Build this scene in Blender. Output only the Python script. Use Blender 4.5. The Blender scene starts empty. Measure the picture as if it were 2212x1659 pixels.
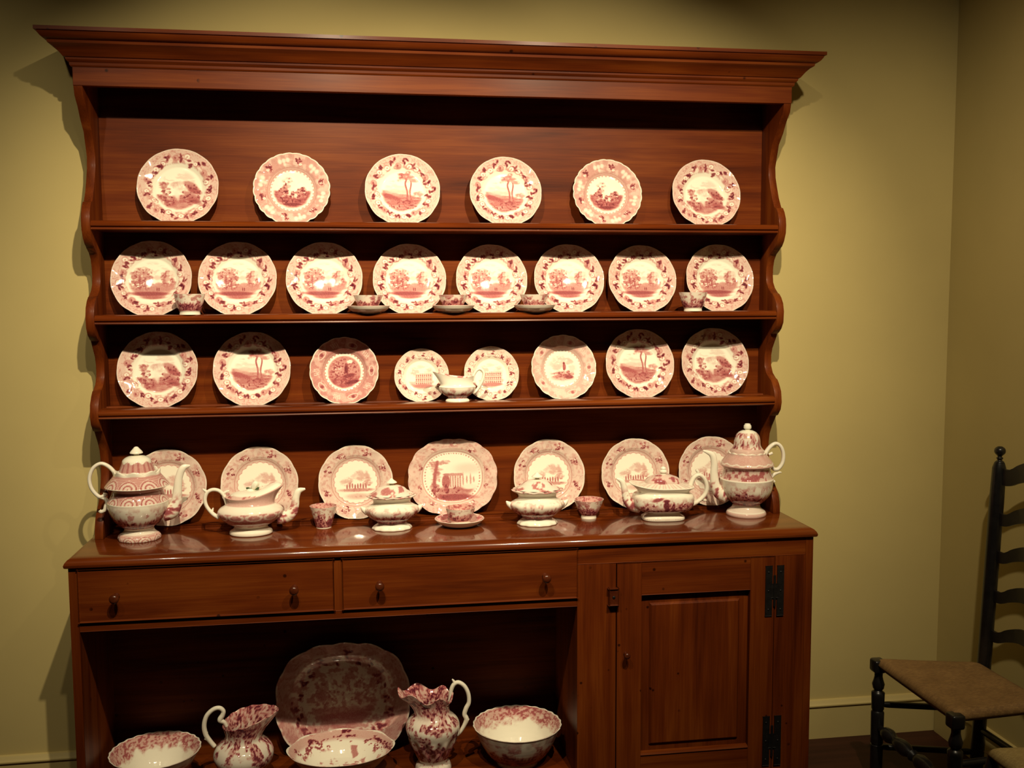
import bpy, bmesh, math, random
import numpy as np
from mathutils import Matrix, Vector

scene = bpy.context.scene
COL = scene.collection
rad = math.radians

# ------------------------------------------------------------------ camera
CAM = dict(x=-0.27727, y=-3.20437, z=1.56404, yaw=0.149887, pitch=-0.088963, roll=-0.0044585, f=2150.5)
def make_camera():
    cy, sy = math.cos(CAM['yaw']), math.sin(CAM['yaw'])
    cp, sp = math.cos(CAM['pitch']), math.sin(CAM['pitch'])
    f = Vector((sy * cp, cy * cp, sp)); r = Vector((cy, -sy, 0)); u = r.cross(f)
    cr, sr = math.cos(CAM['roll']), math.sin(CAM['roll'])
    R, U = r * cr + u * sr, u * cr - r * sr
    cam = bpy.data.cameras.new('camera'); ob = bpy.data.objects.new('camera', cam); COL.objects.link(ob)
    cam.sensor_fit = 'HORIZONTAL'; cam.sensor_width = 36.0; cam.lens = CAM['f'] / 2212 * 36.0
    cam.clip_start = 0.05; cam.clip_end = 50
    M = Matrix((R, U, -f)).transposed().to_4x4(); M.translation = Vector((CAM['x'], CAM['y'], CAM['z']))
    ob.matrix_world = M; scene.camera = ob
make_camera()

# ------------------------------------------------------------------ world, lamps, exposure
w = bpy.data.worlds.new('world'); scene.world = w; w.use_nodes = True
w.node_tree.nodes['Background'].inputs[0].default_value = (1.0, 0.72, 0.42, 1)
w.node_tree.nodes['Background'].inputs[1].default_value = 0.0
def spot(name, loc, target, power, size, blend, radius, color):
    l = bpy.data.lights.new(name, 'SPOT'); l.energy = power; l.spot_size = rad(size); l.spot_blend = blend
    l.shadow_soft_size = radius; l.color = color
    o = bpy.data.objects.new(name, l); COL.objects.link(o); o.location = loc
    o.rotation_euler = (Vector(target) - Vector(loc)).to_track_quat('-Z', 'Y').to_euler()
WARM = (1.0, 0.83, 0.56)
# ceiling track spots above and in front of the dresser: their cast shadows and glaze highlights show in the photograph
spot('track_spot_centre_left_offscreen', (-0.38, -1.74, 2.70), (-0.42, -0.1, 1.46), 192, 72, 1.0, 0.016, WARM)
spot('track_spot_centre_right_offscreen', (0.50, -1.74, 2.70), (0.38, -0.1, 1.46), 188, 72, 1.0, 0.016, WARM)
spot('track_spot_left_offscreen', (-0.60, -1.78, 2.70), (-0.66, -0.1, 0.80), 42, 68, 1.0, 0.018, WARM)
spot('track_spot_far_left_offscreen', (-1.25, -1.80, 2.70), (-1.55, -0.1, 1.35), 40, 72, 1.0, 0.025, WARM)
spot('track_spot_right_offscreen', (0.85, -1.85, 2.70), (1.50, -0.1, 0.95), 88, 86, 1.0, 0.025, WARM)
vs = scene.view_settings
vs.view_transform = 'Standard'; vs.look = 'None'; vs.gamma = 1.0; vs.use_curve_mapping = False; vs.exposure = 0.0

# ------------------------------------------------------------------ materials
def new_mat(name):
    m = bpy.data.materials.new(name); m.use_nodes = True
    return m, m.node_tree.nodes, m.node_tree.links, m.node_tree.nodes['Principled BSDF']
def ramp(nodes, stops):
    r = nodes.new('ShaderNodeValToRGB'); e = r.color_ramp.elements
    while len(e) < len(stops): e.new(0.5)
    for el, (p, c) in zip(e, stops): el.position = p; el.color = (*c, 1)
    return r
def wood(name, axis, dark, mid, light, rough=0.46, coat=0.05, knots=0.0, seed=0.0, coat_rough=0.22):
    m, n, l, b = new_mat(name)
    tc = n.new('ShaderNodeTexCoord'); mp = n.new('ShaderNodeMapping')
    s = [26, 26, 26]; s['xyz'.index(axis)] = 1.6
    mp.inputs['Scale'].default_value = s; mp.inputs['Location'].default_value = (seed, seed * 1.7, seed * .6)
    l.new(tc.outputs['Object'], mp.inputs['Vector'])
    a = n.new('ShaderNodeTexNoise'); a.inputs['Scale'].default_value = 1.0; a.inputs['Detail'].default_value = 7; a.inputs['Distortion'].default_value = 0.6
    l.new(mp.outputs[0], a.inputs['Vector'])
    c = n.new('ShaderNodeTexNoise'); c.inputs['Scale'].default_value = 2.2; c.inputs['Detail'].default_value = 3
    l.new(tc.outputs['Object'], c.inputs['Vector'])
    fine = n.new('ShaderNodeMapping'); fs = [240, 240, 240]; fs['xyz'.index(axis)] = 7
    fine.inputs['Scale'].default_value = fs; l.new(tc.outputs['Object'], fine.inputs['Vector'])
    g = n.new('ShaderNodeTexNoise'); g.inputs['Scale'].default_value = 1; g.inputs['Detail'].default_value = 2; l.new(fine.outputs[0], g.inputs['Vector'])
    def mth(op, x, y):
        k = n.new('ShaderNodeMath'); k.operation = op
        for i, v in enumerate((x, y)):
            if isinstance(v, (int, float)): k.inputs[i].default_value = v
            else: l.new(v, k.inputs[i])
        return k.outputs[0]
    v = mth('ADD', mth('MULTIPLY', a.outputs['Fac'], 0.55), mth('ADD', mth('MULTIPLY', c.outputs['Fac'], 0.35), mth('MULTIPLY', g.outputs['Fac'], 0.18)))
    r = ramp(n, [(0.33, dark), (0.53, mid), (0.74, light)]); l.new(v, r.inputs[0])
    out = r.outputs[0]
    if knots > 0:
        vo = n.new('ShaderNodeTexVoronoi'); vo.inputs['Scale'].default_value = knots; vo.inputs['Randomness'].default_value = 1.0
        l.new(tc.outputs['Object'], vo.inputs['Vector'])
        kr = ramp(n, [(0.0, (1, 1, 1)), (0.07, (1, 1, 1)), (0.12, (0, 0, 0))]); l.new(vo.outputs['Distance'], kr.inputs[0])
        pick = n.new('ShaderNodeTexNoise'); pick.inputs['Scale'].default_value = knots * .45; l.new(tc.outputs['Object'], pick.inputs['Vector'])
        pk = ramp(n, [(0.50, (0, 0, 0)), (0.56, (1, 1, 1))]); l.new(pick.outputs['Fac'], pk.inputs[0])
        mx = n.new('ShaderNodeMix'); mx.data_type = 'RGBA'
        l.new(mth('MULTIPLY', mth('MULTIPLY', kr.outputs[0], pk.outputs[0]), 0.8), mx.inputs[0]); l.new(out, mx.inputs[6]); mx.inputs[7].default_value = (dark[0] * .12, dark[1] * .12, dark[2] * .12, 1)
        out = mx.outputs[2]
    l.new(out, b.inputs['Base Color'])
    b.inputs['Specular IOR Level'].default_value = 0.10; b.inputs['Roughness'].default_value = rough; b.inputs['Coat Weight'].default_value = coat; b.inputs['Coat Roughness'].default_value = coat_rough
    bp = n.new('ShaderNodeBump'); bp.inputs['Strength'].default_value = 0.12; bp.inputs['Distance'].default_value = 0.002
    l.new(v, bp.inputs['Height']); l.new(bp.outputs[0], b.inputs['Normal'])
    return m
def plain(name, color, rough=0.5, noise=0.08, scale=30, metallic=0.0, bump=0.05, coat=0.0):
    m, n, l, b = new_mat(name)
    tc = n.new('ShaderNodeTexCoord'); a = n.new('ShaderNodeTexNoise'); a.inputs['Scale'].default_value = scale; a.inputs['Detail'].default_value = 5
    l.new(tc.outputs['Object'], a.inputs['Vector'])
    r = ramp(n, [(0.3, tuple(c * (1 - noise) for c in color)), (0.7, tuple(min(1, c * (1 + noise)) for c in color))]); l.new(a.outputs['Fac'], r.inputs[0])
    l.new(r.outputs[0], b.inputs['Base Color']); b.inputs['Roughness'].default_value = rough; b.inputs['Metallic'].default_value = metallic
    b.inputs['Coat Weight'].default_value = coat
    bp = n.new('ShaderNodeBump'); bp.inputs['Strength'].default_value = bump; bp.inputs['Distance'].default_value = 0.003
    l.new(a.outputs['Fac'], bp.inputs['Height']); l.new(bp.outputs[0], b.inputs['Normal'])
    return m
def transferware():
    m, n, l, b = new_mat('transferware')
    at = n.new('ShaderNodeAttribute'); at.attribute_name = 'ink'
    tc = n.new('ShaderNodeTexCoord')
    a = n.new('ShaderNodeTexNoise'); a.inputs['Scale'].default_value = 320; a.inputs['Detail'].default_value = 2; l.new(tc.outputs['Object'], a.inputs['Vector'])
    def mth(op, x, y):
        k = n.new('ShaderNodeMath'); k.operation = op
        for i, v in enumerate((x, y)):
            if isinstance(v, (int, float)): k.inputs[i].default_value = v
            else: l.new(v, k.inputs[i])
        return k.outputs[0]
    grain = mth('MULTIPLY', mth('SUBTRACT', a.outputs['Fac'], 0.5), 0.5)
    v = mth('ADD', at.outputs['Fac'], mth('MULTIPLY', grain, at.outputs['Fac']))
    r = ramp(n, [(0.0, (.86, .83, .69)), (0.14, (.74, .62, .52)), (0.34, (.60, .345, .295)), (0.62, (.40, .115, .115)), (1.0, (.11, .016, .028))])
    l.new(v, r.inputs[0]); l.new(r.outputs[0], b.inputs['Base Color'])
    b.inputs['Roughness'].default_value = 0.05; b.inputs['Specular IOR Level'].default_value = 0.55
    wob = n.new('ShaderNodeTexNoise'); wob.inputs['Scale'].default_value = 38; wob.inputs['Detail'].default_value = 1; l.new(tc.outputs['Object'], wob.inputs['Vector'])
    bp = n.new('ShaderNodeBump'); bp.inputs['Strength'].default_value = 0.05; bp.inputs['Distance'].default_value = 0.004
    l.new(wob.outputs['Fac'], bp.inputs['Height']); l.new(bp.outputs[0], b.inputs['Normal'])
    return m
def rush(name, c1, c2):
    m, n, l, b = new_mat(name)
    tc = n.new('ShaderNodeTexCoord')
    mp = n.new('ShaderNodeMapping'); mp.inputs['Scale'].default_value = (1, 1, 1); l.new(tc.outputs['Object'], mp.inputs['Vector'])
    wv = n.new('ShaderNodeTexBrick'); wv.inputs['Scale'].default_value = 120; wv.inputs['Mortar Size'].default_value = 0.02
    wv.inputs['Brick Width'].default_value = 1.1; wv.inputs['Row Height'].default_value = 0.42
    wv.inputs['Color1'].default_value = (*c1, 1); wv.inputs['Color2'].default_value = (*c2, 1); wv.inputs['Mortar'].default_value = (c1[0] * .35, c1[1] * .3, c1[2] * .3, 1)
    l.new(mp.outputs[0], wv.inputs['Vector'])
    a = n.new('ShaderNodeTexNoise'); a.inputs['Scale'].default_value = 14; a.inputs['Detail'].default_value = 5; l.new(tc.outputs['Object'], a.inputs['Vector'])
    mx = n.new('ShaderNodeMix'); mx.data_type = 'RGBA'; mx.blend_type = 'MULTIPLY'; mx.inputs[0].default_value = 0.6
    r = ramp(n, [(0.3, (.55, .5, .45)), (0.7, (1, 1, 1))]); l.new(a.outputs['Fac'], r.inputs[0])
    l.new(wv.outputs['Color'], mx.inputs[6]); l.new(r.outputs[0], mx.inputs[7]); l.new(mx.outputs[2], b.inputs['Base Color'])
    b.inputs['Roughness'].default_value = 0.75
    bp = n.new('ShaderNodeBump'); bp.inputs['Strength'].default_value = 0.5; bp.inputs['Distance'].default_value = 0.002
    l.new(wv.outputs['Fac'], bp.inputs['Height']); bp.invert = True; l.new(bp.outputs[0], b.inputs['Normal'])
    return m
RD, RM, RL = (.042, .0062, .0013), (.118, .0215, .0028), (.205, .049, .0062)
M = dict(
    wood_x=wood('reddish_pine_horizontal', 'x', RD, RM, RL, seed=1.3, knots=17),
    shelf=wood('polished_shelf_pine', 'x', RD, RM, RL, seed=11.3, rough=.35, coat=.55, coat_rough=.12),
    back_x=wood('backboard_pine', 'x', RD, RM, RL, rough=.44, seed=4.1, coat=.06),
    wood_z=wood('reddish_pine_vertical', 'z', RD, RM, RL, seed=2.2, knots=19),
    wood_y=wood('reddish_pine_sides', 'z', RD, RM, RL, seed=6.6),
    base_x=wood('base_pine_horizontal', 'x', RD, RM, RL, seed=8.1, knots=19),
    base_z=wood('base_pine_vertical', 'z', RD, RM, RL, seed=9.7, knots=22),
    top=wood('polished_countertop', 'x', RD, RM, RL, rough=.22, coat=.7, seed=3.7, coat_rough=.07),
    ware=transferware(),
    wall=plain('painted_plaster', (.525, .425, .168), rough=.85, noise=.04, scale=3.0, bump=.03),
    trim=plain('painted_trim', (.525, .425, .172), rough=.55, noise=.03, scale=8),
    ceiling=plain('ceiling_paint', (.16, .14, .10), rough=.9, noise=.03, scale=3),
    floor=wood('dark_floor', 'x', (.020, .006, .004), (.038, .012, .008), (.060, .020, .012), rough=.45, coat=.1, seed=5.5),
    iron=plain('black_iron', (.018, .016, .016), rough=.5, noise=.3, scale=60, metallic=.6, bump=.3),
    black=plain('black_paint', (.011, .010, .010), rough=.35, noise=.3, scale=40, bump=.1, coat=.2),
    rush=rush('woven_rush', (.36, .21, .070), (.26, .145, .050)),
    rush2=rush('pale_woven_rush', (.46, .35, .13), (.36, .26, .09)),
    knob=wood('turned_knob', 'y', (.030, .005, .002), (.070, .014, .004), (.11, .026, .008), rough=.25, coat=.5, seed=7.7),
    leaf=plain('green_glaze', (.05, .075, .03), rough=.2, noise=.3, scale=80),
)

# ------------------------------------------------------------------ mesh helpers
def set_loc_parent(o, parent):
    if parent is not None:
        o.parent = parent
        if parent.get('_world'): o.matrix_parent_inverse = Matrix.Translation(-Vector(parent.location))
def link(name, me, mat, parent=None):
    o = bpy.data.objects.new(name, me); COL.objects.link(o)
    if mat is not None and not me.materials: me.materials.append(M[mat] if isinstance(mat, str) else mat)
    if parent is not None: o.parent = parent
    return o
def tag(o, label, cat, group=None):
    o['label'] = label; o['category'] = cat
    if group: o['group'] = group
    return o
def thing(name, label, cat, loc=(0, 0, 0), rz=0.0, group=None):
    o = bpy.data.objects.new(name, None); COL.objects.link(o); o.location = loc; o.rotation_euler = (0, 0, rz)
    o.empty_display_size = .05
    return tag(o, label, cat, group)
def mesh_from(name, V, F, smooth=True, ink=None, fix=True):
    me = bpy.data.meshes.new(name)
    me.from_pydata([tuple(map(float, v)) for v in V], [], [tuple(int(i) for i in f) for f in F]); me.update()
    if fix:
        bm = bmesh.new(); bm.from_mesh(me); bmesh.ops.recalc_face_normals(bm, faces=bm.faces); bm.to_mesh(me); bm.free()
    if smooth: me.polygons.foreach_set('use_smooth', [True] * len(me.polygons))
    if ink is not None:
        at = me.attributes.new('ink', 'FLOAT', 'POINT'); at.data.foreach_set('value', np.clip(np.asarray(ink, dtype=np.float32), 0, 1))
    return me
def autosmooth(me, ang=35):
    bm = bmesh.new(); bm.from_mesh(me)
    for f in bm.faces: f.smooth = True
    for e in bm.edges:
        e.smooth = not (len(e.link_faces) == 2 and e.calc_face_angle(0) > rad(ang))
    bm.to_mesh(me); bm.free()
    return me
def box_mesh(name, x0, x1, y0, y1, z0, z1, bev=0.0015, seg=1):
    bm = bmesh.new(); bmesh.ops.create_cube(bm, size=1)
    for v in bm.verts:
        v.co = ((x0 + x1) / 2 + v.co.x * (x1 - x0), (y0 + y1) / 2 + v.co.y * (y1 - y0), (z0 + z1) / 2 + v.co.z * (z1 - z0))
    if bev > 0: bmesh.ops.bevel(bm, geom=bm.edges[:], offset=bev, segments=seg, affect='EDGES', profile=.5)
    me = bpy.data.meshes.new(name); bm.to_mesh(me); bm.free()
    return me
def prism_mesh(name, outline, axis, a0, a1, bev=0.0):
    # outline: 2d points in the two other axes (x: (y,z), y: (x,z), z: (x,y))
    def P(p, a):
        return {'x': (a, p[0], p[1]), 'y': (p[0], a, p[1]), 'z': (p[0], p[1], a)}[axis]
    n = len(outline); V = [P(p, a0) for p in outline] + [P(p, a1) for p in outline]
    F = [(i, (i + 1) % n, n + (i + 1) % n, n + i) for i in range(n)] + [tuple(range(n)), tuple(range(n, 2 * n))]
    me = mesh_from(name, V, F, smooth=False)
    if bev > 0:
        bm = bmesh.new(); bm.from_mesh(me)
        es = [e for e in bm.edges if len(e.link_faces) == 2 and e.calc_face_angle(0) > rad(60)]
        bmesh.ops.bevel(bm, geom=es, offset=bev, segments=2, affect='EDGES', profile=.5); bm.to_mesh(me); bm.free()
    return autosmooth(me, 32)
def sweep3_mesh(name, prof, W, D, yback):
    # moulding of profile (out, z) mitred round left end, front and right end of a W by D block
    V = []; F = []; n = len(prof)
    for o, z in prof:
        V += [(-W - o, yback, z), (-W - o, -D - o, z), (W + o, -D - o, z), (W + o, yback, z)]
    for i in range(n - 1):
        for k in range(3):
            F.append((4 * i + k, 4 * i + k + 1, 4 * i + 5 + k, 4 * i + 4 + k))
        F.append((4 * i + 3, 4 * i, 4 * i + 4, 4 * i + 7))
    F.append((0, 1, 2, 3)); F.append(tuple(4 * (n - 1) + k for k in range(4)))
    return autosmooth(mesh_from(name, V, F, smooth=False), 30)
def catmull(P, n):
    P = np.asarray(P, float); Q = np.vstack([2 * P[0] - P[1], P, 2 * P[-1] - P[-2]]); out = []
    for i in range(len(P) - 1):
        a, b, c, d = Q[i:i + 4]
        for t in np.linspace(0, 1, n, endpoint=False):
            out.append(.5 * ((2 * b) + (-a + c) * t + (2 * a - 5 * b + 4 * c - d) * t * t + (-a + 3 * b - 3 * c + d) * t ** 3))
    out.append(P[-1]); return np.array(out)
def tube_mesh(name, pts, radii, seg=14, n=7, flat=1.0, ink=0.0, open_end=False):
    C = catmull(pts, n); R = catmull(np.asarray(radii, float)[:, None], n)[:, 0]; R = np.maximum(R, .0006)
    T = np.gradient(C, axis=0); T /= np.linalg.norm(T, axis=1)[:, None] + 1e-12
    ref = np.array([0, 1.0, 0]); V = []
    for c, t, r in zip(C, T, R):
        a = ref - t * (ref @ t)
        if np.linalg.norm(a) < 1e-4: a = np.array([1.0, 0, 0]) - t * t[0]
        a /= np.linalg.norm(a); b = np.cross(t, a); ref = a
        for k in range(seg):
            q = 2 * math.pi * k / seg
            V.append(c + r * (flat * math.cos(q) * a + math.sin(q) * b))
    m = len(C); F = []
    for i in range(m - 1):
        for k in range(seg):
            F.append((i * seg + k, i * seg + (k + 1) % seg, (i + 1) * seg + (k + 1) % seg, (i + 1) * seg + k))
    F.append(tuple(range(seg))); F.append(tuple((m - 1) * seg + k for k in range(seg)))
    iv = np.full(len(V), 0.0) + (ink if np.isscalar(ink) else 0)
    if callable(ink): iv = ink(np.array(V))
    return mesh_from(name, V, F, ink=iv)
def refine(prof, step):
    P = np.asarray(prof, float); out = [P[0]]
    for a, b in zip(P[:-1], P[1:]):
        k = max(1, int(np.linalg.norm(b - a) / step))
        for t in np.arange(1, k + 1) / k: out.append(a + (b - a) * t)
    return np.array(out)
def lathe_mesh(name, prof, seg=96, ink=None, mod=None, smooth_prof=2, step=.004, sy=1.0, power=2.0):
    P = np.asarray(prof, float)
    if smooth_prof: P = catmull(P, smooth_prof + 1)
    P = refine(P, step); P[:, 0] = np.maximum(P[:, 0], 0)
    a = np.linspace(0, 2 * math.pi, seg, endpoint=False)
    ca, sa = np.cos(a), np.sin(a)
    if power != 2.0:
        k = (np.abs(ca) ** power + np.abs(sa / sy) ** power) ** (-1 / power); ux, uy = k * ca, k * sa
    else: ux, uy = ca, sa * sy
    X = P[:, :1] * ux; Y = P[:, :1] * uy; Z = np.repeat(P[:, 1:2], seg, 1); A = np.repeat(a[None], len(P), 0); S = np.repeat(np.linspace(0, 1, len(P))[:, None], seg, 1)
    if mod is not None: X, Y, Z = mod(X, Y, Z, A, S)
    n = len(P); V = np.stack([X.ravel(), Y.ravel(), Z.ravel()], 1)
    I = np.arange(n * seg).reshape(n, seg); J = np.roll(I, -1, 1)
    F = np.stack([I[:-1], J[:-1], J[1:], I[1:]], -1).reshape(-1, 4)
    F = [tuple(f) for f in F]
    for row in (0, n - 1):
        if P[row, 0] < 1e-4:
            pass
        else: F.append(tuple(I[row]))
    iv = np.zeros(n * seg) if ink is None else np.broadcast_to(ink(A, Z, S, X, Y), Z.shape).ravel()
    me = mesh_from(name, V, F, ink=iv)
    bm = bmesh.new(); bm.from_mesh(me); bmesh.ops.remove_doubles(bm, verts=bm.verts, dist=1e-6)
    bmesh.ops.recalc_face_normals(bm, faces=bm.faces)
    for e in bm.edges: e.smooth = not (len(e.link_faces) == 2 and e.calc_face_angle(0) > rad(55))
    bm.to_mesh(me); bm.free()
    return me

# ------------------------------------------------------------------ printed decoration (ink density per vertex)
def hsh(i, j, s):
    v = np.sin(i * 127.1 + j * 311.7 + s * 74.7) * 43758.5453
    return v - np.floor(v)
def vnoise(x, y, s=0):
    i, j = np.floor(x), np.floor(y); fx, fy = x - i, y - j
    fx = fx * fx * (3 - 2 * fx); fy = fy * fy * (3 - 2 * fy)
    return (hsh(i, j, s) * (1 - fx) + hsh(i + 1, j, s) * fx) * (1 - fy) + (hsh(i, j + 1, s) * (1 - fx) + hsh(i + 1, j + 1, s) * fx) * fy
def fbm(x, y, s=0, o=4):
    r = 0; a = .5; t = 0
    for k in range(o): r = r + a * vnoise(x * 2 ** k, y * 2 ** k, s + k); t += a; a *= .5
    return r / t
def sst(a, b, x):
    t = np.clip((x - a) / (b - a), 0, 1); return t * t * (3 - 2 * t)
def ell(u, v, cx, cy, rx, ry, rot=0.0, soft=.25):
    c, s = math.cos(rot), math.sin(rot); dx, dy = u - cx, v - cy
    d = np.sqrt(((c * dx + s * dy) / rx) ** 2 + ((-s * dx + c * dy) / ry) ** 2)
    return 1 - sst(1 - soft, 1 + soft, d)
class Paint:
    def __init__(self, u, v): self.u, self.v = u, v; self.I = np.zeros_like(u)
    def over(self, m, val): self.I = self.I * (1 - m) + m * val
    def tree(self, cx, cy, rx, ry, val, seed, trunk=None):
        u, v = self.u, self.v; rng = random.Random(seed)
        if trunk is not None: self.line([(cx, cy - ry * .5), (cx + trunk * .15, (cy + trunk_y(trunk, cy)) / 2), (cx, trunk_y(trunk, cy))], .016, val + .2)
        for k in range(14):
            a = rng.uniform(0, 6.28); q = rng.uniform(0, .75)
            m = ell(u, v, cx + rx * q * math.cos(a), cy + ry * q * math.sin(a), rx * rng.uniform(.28, .5), ry * rng.uniform(.2, .38), 0, .45)
            self.over(m * .75, val * rng.uniform(.55, 1.25))
        f = fbm(u * 22, v * 22, seed)
        self.I = self.I - ell(u, v, cx, cy, rx * 1.1, ry * 1.1, 0, .3) * sst(.5, .72, f) * val * .55
    def line(self, pts, wd, val):
        u, v = self.u, self.v; C = catmull(np.array(pts, float), 8); d = np.full_like(u, 9.)
        for (x0, y0), (x1, y1) in zip(C[:-1], C[1:]):
            L = (x1 - x0) ** 2 + (y1 - y0) ** 2 + 1e-9; t = np.clip(((u - x0) * (x1 - x0) + (v - y0) * (y1 - y0)) / L, 0, 1)
            d = np.minimum(d, np.hypot(u - x0 - t * (x1 - x0), v - y0 - t * (y1 - y0)))
        self.over(1 - sst(wd * .5, wd * 1.1, d), val)
    def ground(self, top, rmax, val, seed, slope=0.0, squash=1.0):
        u, v = self.u, self.v
        edge = top + slope * u + .05 * (fbm(u * 6, u * 0 + seed, seed) - .5)
        m = sst(.03, -.03, v - edge) if False else (1 - sst(-.03, .03, v - edge))
        m = m * (1 - sst(rmax - .05, rmax + .03, np.hypot(u, v * squash) + .05 * (fbm(u * 9, v * 9, seed + 3) - .5)))
        st = fbm(u * 7, v * 34, seed + 1)
        self.over(m, np.clip(val * (.55 + .9 * st), 0, 1))
    def speck(self, m, val, seed, sc=26, lo=.55, hi=.66):
        f = fbm(self.u * sc, self.v * sc, seed, 3); self.over(m * sst(lo, hi, f) * sst(.10, .24, self.I), val)
def trunk_y(t, cy): return t
def flower(p, cx, cy, s, rng, kind):
    u, v = p.u, p.v
    if kind == 0:      # dark leaf spray
        for k in range(4):
            a = rng.uniform(0, 3.14)
            p.over(ell(u, v, cx + rng.uniform(-.75, .75) * s, cy + rng.uniform(-.75, .75) * s, s * .55, s * .25, a, .3), rng.uniform(.80, 1.0))
    elif kind == 1:    # reserved white flower with outline
        p.over(ell(u, v, cx, cy, s * .82, s * .72, rng.uniform(0, 3), .18), .55); p.over(ell(u, v, cx, cy, s * .66, s * .58, 0, .2), .02)
        p.over(ell(u, v, cx, cy, s * .2, s * .2, 0, .4), .4)
    else:              # rose
        p.over(ell(u, v, cx, cy, s * .8, s * .8, 0, .3), .5); p.over(ell(u, v, cx + s * .1, cy + s * .1, s * .5, s * .5, 0, .4), .33); p.over(ell(u, v, cx - s * .15, cy, s * .2, s * .3, 0, .5), .8)
def border_flowers(p, t, a, seed, wash=.2, dens=1.0, inner=.60):
    rng = random.Random(seed); u, v = p.u, p.v
    wob = .035 * (fbm(np.cos(a) * 5 + 9, np.sin(a) * 5 + 9, seed) - .5)
    band = sst(inner + .02, inner + .08, t + wob)
    f = fbm(u * 13, v * 13, seed)
    p.over(band, wash * .45); p.over(band * sst(.52, .60, fbm(u * 16, v * 16, seed + 2)), wash * 1.5)
    outer = sst(.74, .86, t + 1.6 * wob)
    p.over(outer, wash)
    p.over(outer * (1 - sst(.015, .05, np.abs(f - .5))), wash + .17)
    n = int(33 * dens)
    for k in range(n):
        ang = 2 * math.pi * (k + rng.uniform(-.3, .3)) / n; r = rng.uniform(.68, .84)
        kind = (0, 1, 0, 2, 0, 1)[k % 6]
        flower(p, r * math.cos(ang), r * math.sin(ang), rng.uniform(.075, .108), rng, kind)
        if rng.random() < .6: p.line([(r * math.cos(ang), r * math.sin(ang)), ((r - .07) * math.cos(ang + .07), (r - .07) * math.sin(ang + .07)), ((r - .04) * math.cos(ang + .16), (r - .04) * math.sin(ang + .16))], .009, .5)
    p.over(sst(.965, .985, t), .16)
def zoom(p, k):
    p.u, p.v = p.u / k, p.v / k; return p.u, p.v
def sky(p, seed, rmax=.52, val=.13):
    m = (1 - sst(rmax - .1, rmax, p.t)) * sst(0, .15, p.v); p.over(m * sst(.5, .62, fbm(p.u * 5, p.v * 16, seed)), val)
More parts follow.
